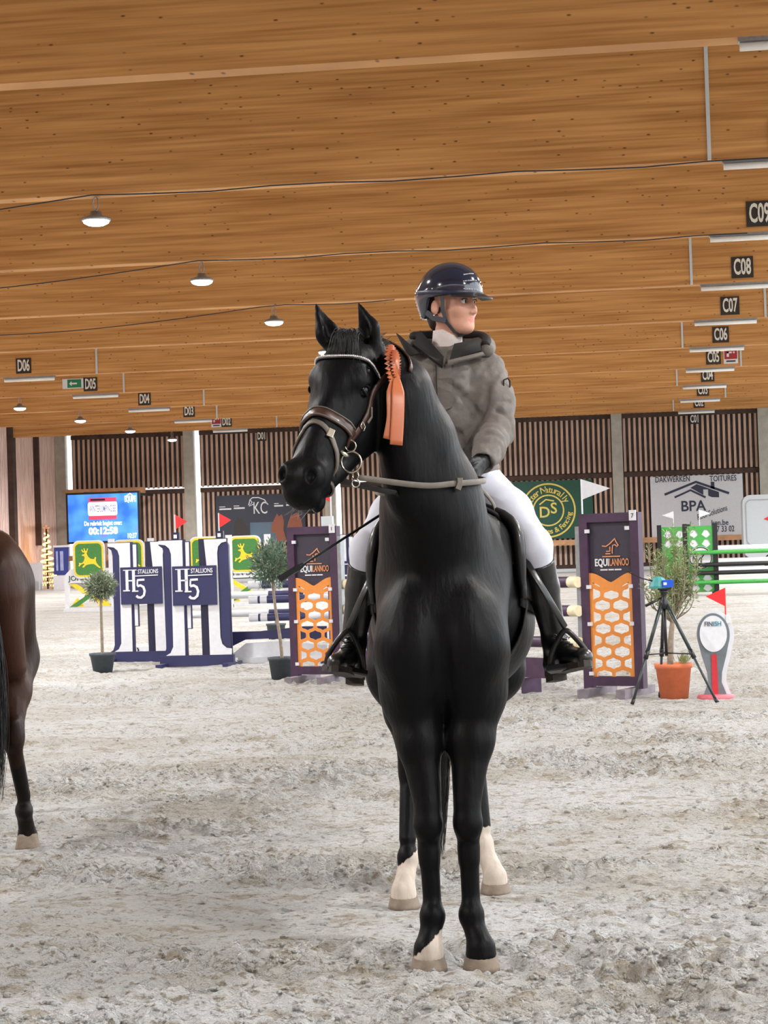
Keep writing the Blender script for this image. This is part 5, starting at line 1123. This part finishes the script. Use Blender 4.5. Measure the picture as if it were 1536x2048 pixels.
# ---- green and yellow emblem wings
deer = [(-.60, .05), (-.42, .02), (-.30, .10), (-.22, .30), (-.26, .40), (-.40, .42), (-.36, .48), (-.24, .50), (-.20, .58), (-.34, .60), (-.42, .74), (-.36, .76), (-.30, .66), (-.24, .66), (-.28, .80), (-.22, .82), (-.17, .66), (-.10, .68), (-.06, .80), (0, .78), (-.06, .62), (-.10, .54), (-.06, .44), (.0, .34), (.14, .24), (.34, .22), (.42, .34), (.48, .30), (.44, .16), (.50, .0), (.62, -.14), (.74, -.22), (.70, -.28), (.54, -.20), (.40, -.08), (.30, -.04), (.12, -.04), (-.04, -.06), (-.16, -.10), (-.30, -.22), (-.40, -.20), (-.36, -.14), (-.24, -.04), (-.30, .0), (-.46, -.06), (-.56, -.16), (-.62, -.12), (-.56, -.02)]
def emblem_wing(label, loc, rz, group):
    t = thing('jump_wing', label, 'jump wing', loc, rz, group); w = .72
    sheet('gable_board', [[(-w, .80), (w, .80), (w, 1.02), (w - .18, 1.2), (.35, 1.2), (.28, 1.3), (-.28, 1.3), (-.35, 1.2), (-w + .18, 1.2), (-w, 1.02)]], .05, M['white'], t)
    for x in (-w + .06, w - .06): MB().bx(x - .06, x + .06, -.05, .05, 0, .82).build('post', M['white'], t)
    for sx in (-1, 1):
        a = [(sx * -.60, .14), (sx * -.38, .14), (sx * .62, .78), (sx * .40, .78)]
        sheet('cross_board', [a], .03, M['jgreen'] if sx > 0 else M['yellow'], t, (0, -.01 * sx, 0))
    for x in (-.38, .38): sheet('triangle_panel', [[(x - .2, .14), (x + .2, .14), (x, .40)]], .02, M['yellow'], t, (0, .03, 0))
    MB().bx(-w, w, -.2, .2, 0, .1).build('base', M['white'], t)
    c = 1.48; sheet('shield', [rrect(-.46, .46, c - .56, c + .5, .18)], .05, M['white'], t, (0, -.05, 0)); sheet('shield_border', [rrect(-.42, .42, c - .51, c + .46, .16)], .02, M['yellow'], t, (0, -.08, 0)); sheet('shield_field', [rrect(-.375, .375, c - .46, c + .41, .13)], .014, M['jgreen'], t, (0, -.095, 0))
    sheet('deer_mark', [[(x * .47, c - .14 + z * .52) for x, z in deer]], .012, M['yellow'], t, (0, -.108, 0))
    letter('JOHN DEERE', .2, mat('dark_green_lettering', srgb(40, 74, 58), .5), t, (0, -.03, .93), width=1.22, depth=.01, bold=.002)
    MB().bx(.55, .72, -.04, .04, .8, 2.0).build('side_post', M['white'], t)
    return t
GJ = 'green and yellow deer emblem jump wings'
jl = ground(182, 1223)
emblem_wing('white jump wing with green deer emblem left of the small potted tree', jl, 0, GJ); emblem_wing('white jump wing with deer emblem half hidden behind the letter-shaped wing', jl + Vector((.72, 1.6, 0)), 0, GJ)
jr = ground(494, 1212); emblem_wing('white jump wing with deer emblem behind the round potted tree', jr, 0, GJ); emblem_wing('white jump wing with deer emblem just right of the letter-shaped wing', jr + Vector((-.85, -1.2, 0)), 0, GJ)
for z, k, dy in ((.95, 'upper', .3), (.55, 'lower', .6)):
    pole(jl + Vector((.7, dy, z)), jr + Vector((-.75, dy, z)), k + ' yellow and green pole between the deer emblem wings', [M['yellow'], M['jgreen'], M['white']], [0, .1, .3, .5, .7, .9, 1], .05, 'far yellow and green poles')
# ---- green jump at the right
def green_wing(label, loc, group, emblem):
    t = thing('jump_wing', label, 'jump wing', loc, 0, group); w = .33; H = 1.82
    for sx in (-1, 1): MB().bx(sx * (w + .06) - .06, sx * (w + .06) + .06, -.06, .06, 0, H + .06).build('post', M['black'], t)
    holes = []
    for z0 in (1.36, .2):
        for i in range(2):
            for j in range(2): x = -.16 + .32 * i; z = z0 + .25 * j; holes.append([(x, z - .11), (x + .12, z - .02), (x + .04, z + .11), (x - .04, z + .11), (x - .12, z - .02)])
    MB().bx(-w, w, .005, .012, .1, H).build('white_backing', M['white'], t); sheet('green_panel', [rect(-w, w, .1, H)] + holes, .02, M['green'], t, (0, -.012, 0))
    if emblem:
        sheet('oval_disc', [ellipse(0, .98, .3, .30)], .02, M['white'], t, (0, -.035, 0)); sheet('oval_rim', [ellipse(0, .98, .29, .29), ellipse(0, .98, .265, .265)], .01, M['black'], t, (0, -.05, 0)); stroke([(.16, 1.17), (.02, .98), (.0, .76)], .03, M['black'], t, (0, -.05, 0)); stroke([(-.2, 1.05), (-.1, .85), (0, 1.0)], .03, M['black'], t, (0, -.05, 0))
    for sx in (-1, 1): MB().bx(sx * w - .06, sx * w + .06, -.35, .35, 0, .1).build('foot', M['black'], t)
    flag(t, .0, H, M['white'], 1 if emblem else -1, .42, .3)
    return t
gg = ground(1404, 1191)
green_wing('green lattice jump wing with round white emblem behind the olive tree', gg, 'green jump wings', True); green_wing('green lattice jump wing at the left behind the olive tree', gg + Vector((-.66, 1.4, 0)), 'green jump wings', False)
for z, m, k in ((1.12, [M['green']], 'upper green'), (.80, [M['black']], 'upper black'), (.585, [M['black']], 'lower black'), (.34, [M['green']], 'lowest green')):
    pole(gg + Vector((-.25, -.15, z)), gg + Vector((3.6, -.15, z)), k + ' pole of the green jump at the right picture edge', m, [0, 1], .055, 'front poles of the green jump')
for z, k in ((1.2, 'upper'), (.86, 'middle'), (.62, 'lower')): pole(gg + Vector((-.3, 1.4, z)), gg + Vector((3.8, 1.4, z)), k + ' white pole with black bands at the back of the green jump', [M['white'], M['black'], M['white'], M['dgreen']], [0, .58, .68, .74, .8, 1], .085, 'back poles of the green jump')
# ---- potted trees
def leaf_blob(rng, c, rad, n, ln, wd, shape='ball', droop=0.0):
    V = []; Fq = []
    for i in range(n):
        d = Vector((rng.gauss(0, 1), rng.gauss(0, 1), rng.gauss(0, 1))).normalized(); r = rng.random() ** .4; lump = .82 + .22 * math.sin(d.x * 6 + 1) * math.sin(d.y * 5 + d.z * 7)
        p = Vector(c) + Vector((d.x * rad[0], d.y * rad[1], d.z * rad[2])) * r * lump
        u = (d + Vector((rng.uniform(-.8, .8), rng.uniform(-.8, .8), rng.uniform(-.5, .9)))).normalized(); v = u.cross(Vector((rng.uniform(-1, 1), rng.uniform(-1, 1), rng.uniform(-1, 1)))).normalized(); L_ = ln * rng.uniform(.6, 1.3); k = len(V)
        V += [p - v * wd * .4, p + u * L_ * .5 - v * wd, p + u * L_, p + u * L_ * .5 + v * wd]; Fq.append((k, k + 1, k + 2, k + 3))
    return V, Fq
def pot(t, r0, r1, h, m):
    MB().lathe([(r0, 0), (r1, h * .86), (r1 * 1.07, h * .87), (r1 * 1.09, h), (r1 * .96, h), (r1 * .93, h * .9)], 24).build('pot', m, t, True); MB().lathe([(r1 * .93, h * .88), (.01, h * .91)], 20).build('soil', M['soil'], t)
def leaf_mat(n, c): return mat(n, c, .6, var=.3, scale=7)
def topiary(label, loc, trunk, crown, rad, potd, col, seed):
    rng = random.Random(seed); t = thing('potted_topiary', label, 'potted tree', loc, 0, 'clipped potted trees'); pot(t, potd[0], potd[1], potd[2], M['pot'])
    P = smooth_poly([(0, 0, potd[2] * .8)] + trunk + [crown], 4); MB().tube(P, [.022 - .008 * i / len(P) for i in range(len(P))], 8).build('trunk', M['bark'], t, True)
    V, Fq = leaf_blob(rng, crown, rad, 2600, .06, .007); o = obj('foliage', np_mesh('foliage', V, Fq), leaf_mat('topiary_leaf_%d' % seed, col), t); tag(o, kind='stuff')
    b = MB()
    for i in range(14):
        d = Vector((rng.uniform(-1, 1), rng.uniform(-1, 1), rng.uniform(-.5, 1))); b.tube([Vector(crown) + Vector((0, 0, -rad[2] * .7)), Vector(crown) + Vector((d.x * rad[0], d.y * rad[1], d.z * rad[2])) * .75], [.009, .004], 5)
    b.build('branches', M['bark'], t, True)
topiary('small clipped tree in slate pot left of the letter-shaped wings', ground(206, 1346), [(0, 0, .5), (.0, 0, .8)], (.0, 0, 1.12), (.22, .2, .2), (.12, .16, .26), srgb(124, 136, 112), 1)
topiary('taller round clipped tree in slate pot left of the orange lattice', ground(566, 1360), [(-.02, 0, .5), (-.07, 0, .9)], (-.10, 0, 1.36), (.27, .25, .31), (.13, .16, .27), srgb(98, 124, 104), 2)
topiary('clipped tree showing yellowish behind the letter-shaped wing', ground(470, 1300) + Vector((0, 3.5, 0)), [(0, 0, .5), (.0, 0, .9)], (.0, 0, 1.30), (.22, .22, .26), (.13, .16, .27), srgb(140, 146, 84), 3)
def olive():
    rng = random.Random(8); t = thing('olive_tree', 'young olive tree in terracotta pot behind the tripod', 'potted tree', ground(1349, 1397)); pot(t, .13, .165, .33, M['terracotta'])
    br = MB(); V = []; Fq = []
    tr = [Vector(p) for p in ((-.03, 0, .28), (-.02, 0, .5), (.0, 0, .68), (.03, .01, .85))]; MB().tube(smooth_poly(tr, 4), [.032 - .012 * i / 12 for i in range(13)], 8).build('trunk', M['bark'], t, True)
    tips = []
    for i in range(46):
        s0 = tr[2].lerp(tr[3], rng.random() * 1.2); a = rng.uniform(0, 6.28); h = rng.uniform(.25, .95); sp = rng.uniform(.04, .26) * (1.25 - .45 * h); e = s0 + Vector((math.cos(a) * sp, math.sin(a) * sp, h * .78)); m_ = s0.lerp(e, .5) + Vector((math.cos(a) * .06, math.sin(a) * .06, -.02)); P = smooth_poly([s0, m_, e], 5); br.tube(P, [.008 - .0055 * k / 10 for k in range(len(P))], 5)
        for q in range(70):
            p = P[rng.randrange(2, len(P))].lerp(P[-1], rng.random() * .5); u = Vector((rng.uniform(-1, 1), rng.uniform(-1, 1), rng.uniform(-.2, 1.2))).normalized(); v = u.cross(Vector((rng.uniform(-1, 1), rng.uniform(-1, 1), rng.uniform(-1, 1)))).normalized(); L_ = rng.uniform(.035, .06); k = len(V); p = p + u * rng.uniform(0, .03)
            V += [p, p + u * L_ * .5 - v * .0055, p + u * L_, p + u * L_ * .5 + v * .0055]; Fq.append((k, k + 1, k + 2, k + 3))
    for i in range(60):
        p = Vector((.09 + rng.gauss(0, .02), rng.gauss(0, .03), .32)); u = Vector((rng.uniform(-.6, .6), rng.uniform(-.5, .5), 1)).normalized(); v = u.cross(Vector((rng.uniform(-1, 1), 1, 0))).normalized(); k = len(V); L_ = rng.uniform(.06, .16); V += [p, p + u * L_ * .5 - v * .004, p + u * L_, p + u * L_ * .5 + v * .004]; Fq.append((k, k + 1, k + 2, k + 3))
    br.build('branches', M['bark'], t, True); tag(obj('leaves', np_mesh('leaves', V, Fq), leaf_mat('olive_leaf', srgb(134, 146, 96)), t), kind='stuff')
olive()
# ---- tripod with timing device
def tripod():
    f1, f2, f3 = ground(1264, 1411), ground(1436, 1409), ground(1320, 1396); c = (f1 + f2 + f3) / 3; t = thing('camera_tripod', 'black camera tripod standing in front of the olive tree', 'tripod', c)
    hub = Vector((-.02, 0, .90)); mt = M['black']; hd = Vector((-.02, 0, 1.0))
    legm = mat('dark_grey_tube', srgb(60, 68, 70), .35, .5)
    for f in (f1, f2, f3):
        f = f - c; d = (f - hub); k = hub + Vector((d.x, d.y, 0)).normalized() * .035; dd = f - k
        lg = MB().tube([k, k + dd * .5], .017, 8).build('leg', legm, t, True); MB().tube([k + dd * .46, k + dd * .54], .022, 8).build('leg_clamp', mt, lg, True); MB().tube([k + dd * .5, k + dd * .97], .0125, 8).build('lower_tube', legm, lg, True); MB().tube([k + dd * .94, f + Vector((0, 0, .012))], .018, 8).build('rubber_foot', mt, lg, True)
        MB().tube([Vector((-.01, 0, .455)), k + dd * .5], .006, 6).build('brace', mt, t, True)
    MB().tube([hub + Vector((0, 0, -.02)), Vector((-.015, 0, .43))], .015, 10).build('centre_column', mt, t, True); MB().lathe([(.03, .86), (.045, .88), (.045, .93), (.028, .95), (.028, 1.0), (.035, 1.01), (.035, 1.035)], 14, (-.02, 0, 0)).build('head', mt, t, True)
    MB().tube([Vector((-.03, 0, .97)), Vector((-.11, -.04, .93)), Vector((-.19, -.07, .895))], [.008, .012, .014], 8).build('pan_handle', mt, t, True); MB().tube([Vector((-.02, 0, .88)), Vector((.012, -.02, .86))], .012, 8).build('crank_knob', mt, t, True); MB().bx(-.075, .045, -.04, .04, 1.035, 1.05).build('mount_plate', mt, t)
    t2 = thing('timing_device', 'teal boxed timing device with blue eye on the tripod', 'sensor', c + Vector((-.02, 0, 1.05)))
    teal = mat('teal_plastic', srgb(70, 150, 150), .4); b = MB(); b.lathe([(.085, 0), (.09, .02), (.075, .06), (.05, .095), (.02, .11)], 12, (-.045, 0, 0), 1, .7); b.build('cover', teal, t2); MB().bx(-.01, .09, -.07, .03, .01, .075).build('blue_box', mat('blue_plastic', srgb(30, 84, 200), .35), t2); MB().bx(.0, .03, -.075, -.07, .03, .055).build('lens', M['white'], t2); MB().tube([Vector((-.10, -.02, .07)), Vector((-.2, -.03, .10)), Vector((-.36, -.04, .18))], [.009, .006, .004], 6).build('antenna', M['black'], t2, True)
tripod()
# ---- finish marker
def finish():
    t = thing('finish_marker', 'grey paddle-shaped finish marker with red foot beside the tripod', 'marker', ground(1431, 1399) + Vector((0, 0, 0)), 0)
    zc = .60; ring = ellipse(0, zc, .15, .20, 44); neck = [(-.115, zc - .13), (-.06, .27), (-.052, .17), (-.105, .03), (.105, .03), (.052, .17), (.06, .27), (.115, zc - .13)]
    def outline(g, dx=0): return [(dx + x, z) for x, z in [(-(.11 + g), .03), (-(.062 + g), .16), (-(.068 + g), .25), (-(.11 + g), .40)] + [((.15 + g) * math.cos(a), zc + (.20 + g) * math.sin(a)) for a in np.linspace(math.radians(205), math.radians(-25), 30)] + [((.11 + g), .40), ((.068 + g), .25), ((.062 + g), .16), ((.11 + g), .03)]]
    sheet('white_board', [outline(.022, .02)], .03, M['white'], t, (0, .02, 0)); sheet('grey_board', [outline(0)], .02, mat('finish_grey', srgb(104, 112, 118), .5), t, (0, -.006, 0)); sheet('oval_panel', [ellipse(0, zc + .01, .125, .168)], .01, M['white'], t, (0, -.022, 0)); sheet('red_stripe', [[(-.028, .04), (.028, .04), (.024, .42), (-.024, .42)]], .006, mat('finish_red', srgb(190, 40, 52), .5), t, (0, -.02, 0))
    letter('FIN', .062, mat('finish_slate', srgb(70, 84, 98), .5), t, (-.040, -.03, zc + .10), bold=.0006, width=.072, depth=.004); letter('ISH', .062, mat('finish_teal', srgb(26, 130, 150), .5), t, (.040, -.03, zc + .10), bold=.0006, width=.072, depth=.004)
    MB().lathe([(.17, 0), (.175, .02), (.165, .045), (.02, .05)], 30, (.005, 0, 0)).build('base_disc', mat('faded_red_base', srgb(198, 98, 108), .6, var=.15), t, True)
    MB().cyl((.12, .03, .7), (.12, .03, 1.03), .006, n=8).build('flag_stick', M['red'], t); b = MB(); x = .118; b.add([(x, .026, 1.03), (x, .026, .86), (x - .175, .026, .955), (x, .034, 1.03), (x, .034, .86), (x - .175, .034, .955)], [(0, 2, 1), (3, 4, 5), (0, 1, 4, 3), (1, 2, 5, 4), (2, 0, 3, 5)]); b.build('flag', M['red'], t)
    MB().bx(.12, .165, -.0, .03, .70, .78).build('flag_clip', M['white'], t)
finish()
# ------------------------------------------------------------------ banners, screen and things along the far wall
def banner(name, label, px0, py0, px1, py1, Y, m):
    """flat hanging banner; returns its frame: origin lower left, width and height in metres"""
    a = at(px0, py1, Y); b = at(px1, py1, Y); c = at(px0, py0, Y); w, h = b.x - a.x, c.z - a.z
    zc = (at((px0 + px1) / 2, py1, Y).z); t = thing(name, label, 'banner', (a.x, Y, zc)); MB().bx(0, w, -.015, .015, 0, h).build('sheet', m, t); return t, w, h
YB = HALL_Y - .08
t, w, h = banner('banner', 'white roofing company banner on the far wall at right', 1304, 951, 1489, 1072, YB, M['white'])
k = w / 655.; nav = mat('banner_navy', srgb(46, 52, 74), .5)
def bz(x, y): return ((x - 715) * k, (540 - y - (x - 1042) * .05) * k * 1.0)
for s_, x, y, sz, wd in (('DAKWERKEN', 875, 137, 46, 245), ('TOITURES', 1233, 125, 46, 190), ('BPA', 1015, 328, 84, 175), ('ken.be', 1200, 442, 44, 118), ('77 33 02', 1228, 487, 48, 145)):
    px_, pz_ = bz(x, y); letter(s_, sz * k * 1.25, nav, t, (px_, -.025, pz_), width=wd * k, depth=.01, bold=.012 if s_ == 'BPA' else .004)
o = letter('Roof Solutions', .42, nav, t, (bz(1145, 372)[0], -.025, bz(1145, 372)[1]), width=225 * k, depth=.01, shear=.3); o.rotation_euler = (0, math.radians(-17), 0)
stroke([bz(815, 247), bz(1040, 152), bz(1272, 230)], .12, nav, t, (0, -.025, 0), 'roof_line', .01); stroke([bz(885, 266), bz(1000, 212), bz(1105, 262)], .1, nav, t, (0, -.025, 0), 'roof_line', .01)
sheet('roof_shape', [[bz(*p) for p in ((1000, 195), (1045, 168), (1200, 222), (1200, 260), (1150, 260), (1125, 250), (1125, 205), (1090, 205), (1090, 245))]], .01, nav, t, (0, -.025, 0)); sheet('chimney', [[bz(*p) for p in ((1145, 150), (1170, 150), (1170, 205), (1145, 195))]], .01, nav, t, (0, -.025, 0))
t, w, h = banner('banner', 'green fencing banner with gold rings behind the rider leg', 1000, 962, 1188, 1078, YB, M['dgreen'])
cx, cz = w * (1099 - 1000) / 188, h * .49; R_ = h * .47
for r0, r1 in ((1, .94), (.58, .53)): sheet('gold_ring', [ellipse(cx, cz, R_ * r0, R_ * r0, 48), ellipse(cx, cz, R_ * r1, R_ * r1, 48)], .01, M['gold'], t, (0, -.025, 0))
def arc_text(s_, r, a0, a1, sz, flip):
    for i, ch in enumerate(s_):
        if ch == ' ': continue
        a = math.radians(a0 + (a1 - a0) * i / (len(s_) - 1)); o = letter(ch, sz, M['gold'], t, (cx + r * math.cos(a), -.025, cz + r * math.sin(a)), depth=.01, bold=.004); o.rotation_euler = (0, -(a - math.pi / 2) if not flip else -(a + math.pi / 2), 0)
arc_text('utter Naturally', R_ * .75, 158, 28, R_ * .34, False); arc_text('Gates & Fencing', R_ * .77, -112, -10, R_ * .27, True)
stroke([(cx - .32 * R_, cz + .22 * R_), (cx - .08 * R_, cz + .4 * R_), (cx + .22 * R_, cz + .34 * R_)], .05 * R_, M['gold'], t, (0, -.025, 0), 'gate_line', .01); letter('D', R_ * .56, M['gold'], t, (cx - .14 * R_, -.025, cz - .08 * R_), depth=.01, bold=.01); letter('S', R_ * .56, M['gold'], t, (cx + .2 * R_, -.025, cz + .06 * R_), depth=.01, bold=.01)
t, w, h = banner('banner', 'dark stable banner with horse portraits left of the black horse muzzle', 434, 989, 612, 1085, YB, mat('banner_midnight', srgb(44, 50, 66), .5, var=.08, scale=.6))
def kz(x, y): return (w * (x - 434) / 178, h * (1085 - y) / 96)
kc = mat('banner_white_print', srgb(226, 230, 234), .5); letter('KC', .9, kc, t, (kz(523, 1017)[0], -.025, kz(523, 1017)[1]), depth=.01, width=.72)
stroke([kz(500, 1010), kz(503, 999), kz(508, 995), kz(520, 995), kz(532, 1000), kz(539, 1010)], .05, kc, t, (0, -.025, 0), 'horse_outline', .01); stroke([kz(503, 999), kz(507, 1004), kz(501, 1012), kz(510, 1008)], .05, kc, t, (0, -.025, 0), 'horse_outline', .01)
for x0, x1, y in ((441, 465, 1016), (470, 492, 1015), (551, 569, 1013), (575, 590, 1012)): MB().bx(kz(x0, y)[0], kz(x1, y)[0], -.03, -.02, kz(0, y)[1] - .04, kz(0, y)[1] + .04).build('caption_line', kc, t); MB().bx(kz(x0, y)[0], kz((x0 + x1) / 2, y)[0], -.03, -.02, kz(0, y)[1] + .1, kz(0, y)[1] + .14).build('caption_line', kc, t)
MB().bx(w * .38, w * .7, -.028, -.018, .02, h * .42).build('print_field', mat('print_meadow', srgb(82, 104, 124), .5, var=.2, scale=.8), t)
def portrait(pts, m): sheet('horse_portrait', [[kz(*p) for p in pts]], .01, m, t, (0, -.03, 0))
portrait([(462, 1084), (468, 1068), (470, 1050), (475, 1036), (478, 1032), (481, 1038), (486, 1034), (490, 1044), (496, 1054), (501, 1068), (498, 1084)], mat('print_dark_horse', srgb(46, 42, 44), .5)); portrait([(543, 1064), (546, 1048), (552, 1036), (556, 1028), (560, 1034), (566, 1030), (570, 1044), (568, 1060), (574, 1084), (556, 1084), (552, 1068)], mat('print_chestnut_horse', srgb(142, 80, 58), .5)); portrait([(574, 1062), (578, 1046), (584, 1034), (590, 1030), (597, 1028), (602, 1036), (606, 1052), (606, 1084), (586, 1084), (582, 1066)], mat('print_chestnut_horse', srgb(142, 80, 58), .5))
# screen
YS = 98.0; a = at(138, 1082, YS); b = at(277, 1082, YS); c = at(138, 988, YS); w, h = b.x - a.x, c.z - a.z
t = thing('video_screen', 'large lit blue video screen showing a countdown on the far wall', 'screen', (a.x, YS, at(207, 1082, YS).z))
scr = bpy.data.materials.new('screen_blue'); scr.use_nodes = True; nt = scr.node_tree; bs = nt.nodes['Principled BSDF']; tc = N(nt, 'ShaderNodeTexCoord'); nz = N(nt, 'ShaderNodeTexNoise'); nz.inputs['Scale'].default_value = .9; nt.links.new(tc.outputs['Object'], nz.inputs['Vector']); colr = ramp(nt, nz.outputs[0], [(.35, srgb(30, 84, 190)), (.6, srgb(66, 128, 224)), (.75, srgb(84, 110, 200))]); nt.links.new(colr, bs.inputs['Base Color']); nt.links.new(colr, bs.inputs['Emission Color']); bs.inputs['Emission Strength'].default_value = .75
MB().bx(-.1, w + .1, 0, .25, -.1, h + .1).build('frame', M['black'], t); MB().bx(0, w, -.02, 0, 0, h).build('panel', scr, t)
em = mat('screen_white', srgb(240, 244, 255), .5, emit=.8, var=0); er = mat('screen_red', srgb(186, 60, 84), .5, emit=.5, var=0); et = mat('screen_grey', srgb(110, 110, 150), .5, emit=.4, var=0)
def sz(u, v): return (w * u, h * v)
MB().bx(w * .30, w * .70, -.03, -.02, h * .46, h * .92).build('logo_red', er, t); sheet('logo_white', [rrect(w * .29, w * .71, h * .54, h * .83, .1)], .01, em, t, (0, -.035, 0)); letter('WINTERJUMPING.BE', .46, et, t, (w * .5, -.045, h * .68), width=w * .38, depth=.01, bold=.01); MB().bx(w * .33, w * .54, -.04, -.03, h * .86, h * .90).build('logo_bar', M['dnavy'], t)
letter('De rubriek begint over:', .30, em, t, (w * .5, -.03, h * .375), width=w * .54, depth=.01, bold=.008); letter('00:12:58', .46, em, t, (w * .5, -.03, h * .21), width=w * .42, depth=.01, bold=.02); letter('10:37', .34, em, t, (w * .91, -.03, h * .09), width=w * .13, depth=.01, bold=.006); letter('EQUIPE', .4, em, t, (w * .9, -.03, h * .87), width=w * .16, depth=.01, bold=.01); stroke([sz(.85, .94), sz(.9, .99), sz(.94, .94)], .05, em, t, (0, -.03, 0))
for u in (.25, .75): MB().bx(w * u - .1, w * u + .1, .1, HALL_Y - YS - .6, h + .0, h + .12).build('bracket', M['black'], t)
# pale trailer
ta = at(1488, 1100, 92); t = thing('trailer', 'pale grey rounded trailer at the right picture edge', 'trailer', (ta.x, 92, 0)); wt = 4.6; ht = at(1500, 990, 92).z
sheet('body', [rrect(0, wt, .55, ht, .35)], 2.0, M['pale'], t, (0, 1.0, 0)); sheet('window_panel', [rrect(.12, wt - .2, 1.1, ht - .2, .25), rrect(.16, wt - .24, 1.14, ht - .24, .22)], .02, M['grey'], t, (0, -.02, 0)); sheet('pink_mark', [[(.9, 2.25), (1.3, 2.1), (1.5, 2.35), (1.2, 2.4)]], .02, M['red'], t, (0, -.02, 0))
for x in (1.2, 3.4): MB().tube([(x, -.02, .36), (x, .25, .36)], .36, 20).build('wheel', M['black'], t)
# light tree
def light_tree():
    p = ground(96, 1178); t = thing('light_tree', 'narrow Christmas tree of warm lights at the far left corner', 'light tree', p); rng = random.Random(4); H = at(96, 1050, p.y).z
    MB().tube([(0, 0, 0), (0, 0, H - .2)], .05, 8).build('pole', M['black'], t); V = []; Fq = []
    gl = mat('warm_bulb', srgb(255, 190, 90), .4, emit=4.0, var=0); b = MB(); n = 230
    for i in range(n): q = i / n; z = .1 + (H - .5) * q; r = .42 * (1 - q) + .08; a = q * 60; b.ball((r * math.cos(a), r * math.sin(a), z), .042, 5)
    tag(b.build('bulbs', gl, t, True), kind='stuff'); P = []
    for i in range(400): q = i / 400; P.append((( .41 * (1 - q) + .07) * math.cos(q * 60), (.41 * (1 - q) + .07) * math.sin(q * 60), .1 + (H - .5) * q))
    MB().tube(P, .02, 5).build('garland', mat('brown_garland', srgb(110, 78, 46), .7), t)
    st = [((.22 if k % 2 == 0 else .09) * math.sin(k * math.pi / 5), H - .18 + (.22 if k % 2 == 0 else .09) * math.cos(k * math.pi / 5)) for k in range(10)]; sheet('star', [st, [(x * .6, H - .18 + (z - H + .18) * .6) for x, z in st]], .04, mat('star_gold', srgb(190, 130, 80), .4, emit=.6, var=0), t)
light_tree()
p = ground(124, 1180); t = thing('blue_banner_stand', 'narrow blue banner stand on a white plinth beside the light tree', 'banner stand', p); sc = p.y / 4100
MB().bx(-15 * sc, 15 * sc, -.2, .2, 0, 30 * sc).build('plinth', M['white'], t); sheet('blue_panel', [[(-16 * sc, 32 * sc), (14 * sc, 30 * sc), (17 * sc, 88 * sc), (-14 * sc, 88 * sc)]], .06, mat('banner_blue', srgb(44, 58, 132), .5), t); MB().bx(-16 * sc, 18 * sc, -.05, .05, 88 * sc, 92 * sc).build('top_bar', M['white'], t)
for k_, (x, wd) in enumerate(((2, 7), (-8, 4))): MB().bx((x - wd / 2) * sc, (x + wd / 2) * sc, -.06, -.04, 40 * sc, 80 * sc).build('print_stripe', mat('banner_print_pale', srgb(150, 160, 200), .5, var=.3, scale=2), t)
p = ground(72, 1180); t = thing('leaning_board', 'white board leaning at the far left beside the light tree', 'panel', p); sc = p.y / 4100
MB().box((0, 0, 28 * sc), (30 * sc, .06, 56 * sc), Matrix.Rotation(math.radians(-8), 3, 'X')).build('board', M['white'], t); MB().bx(-12 * sc, 12 * sc, -.4, -.2, 0, 18 * sc).build('box', M['pale'], t)
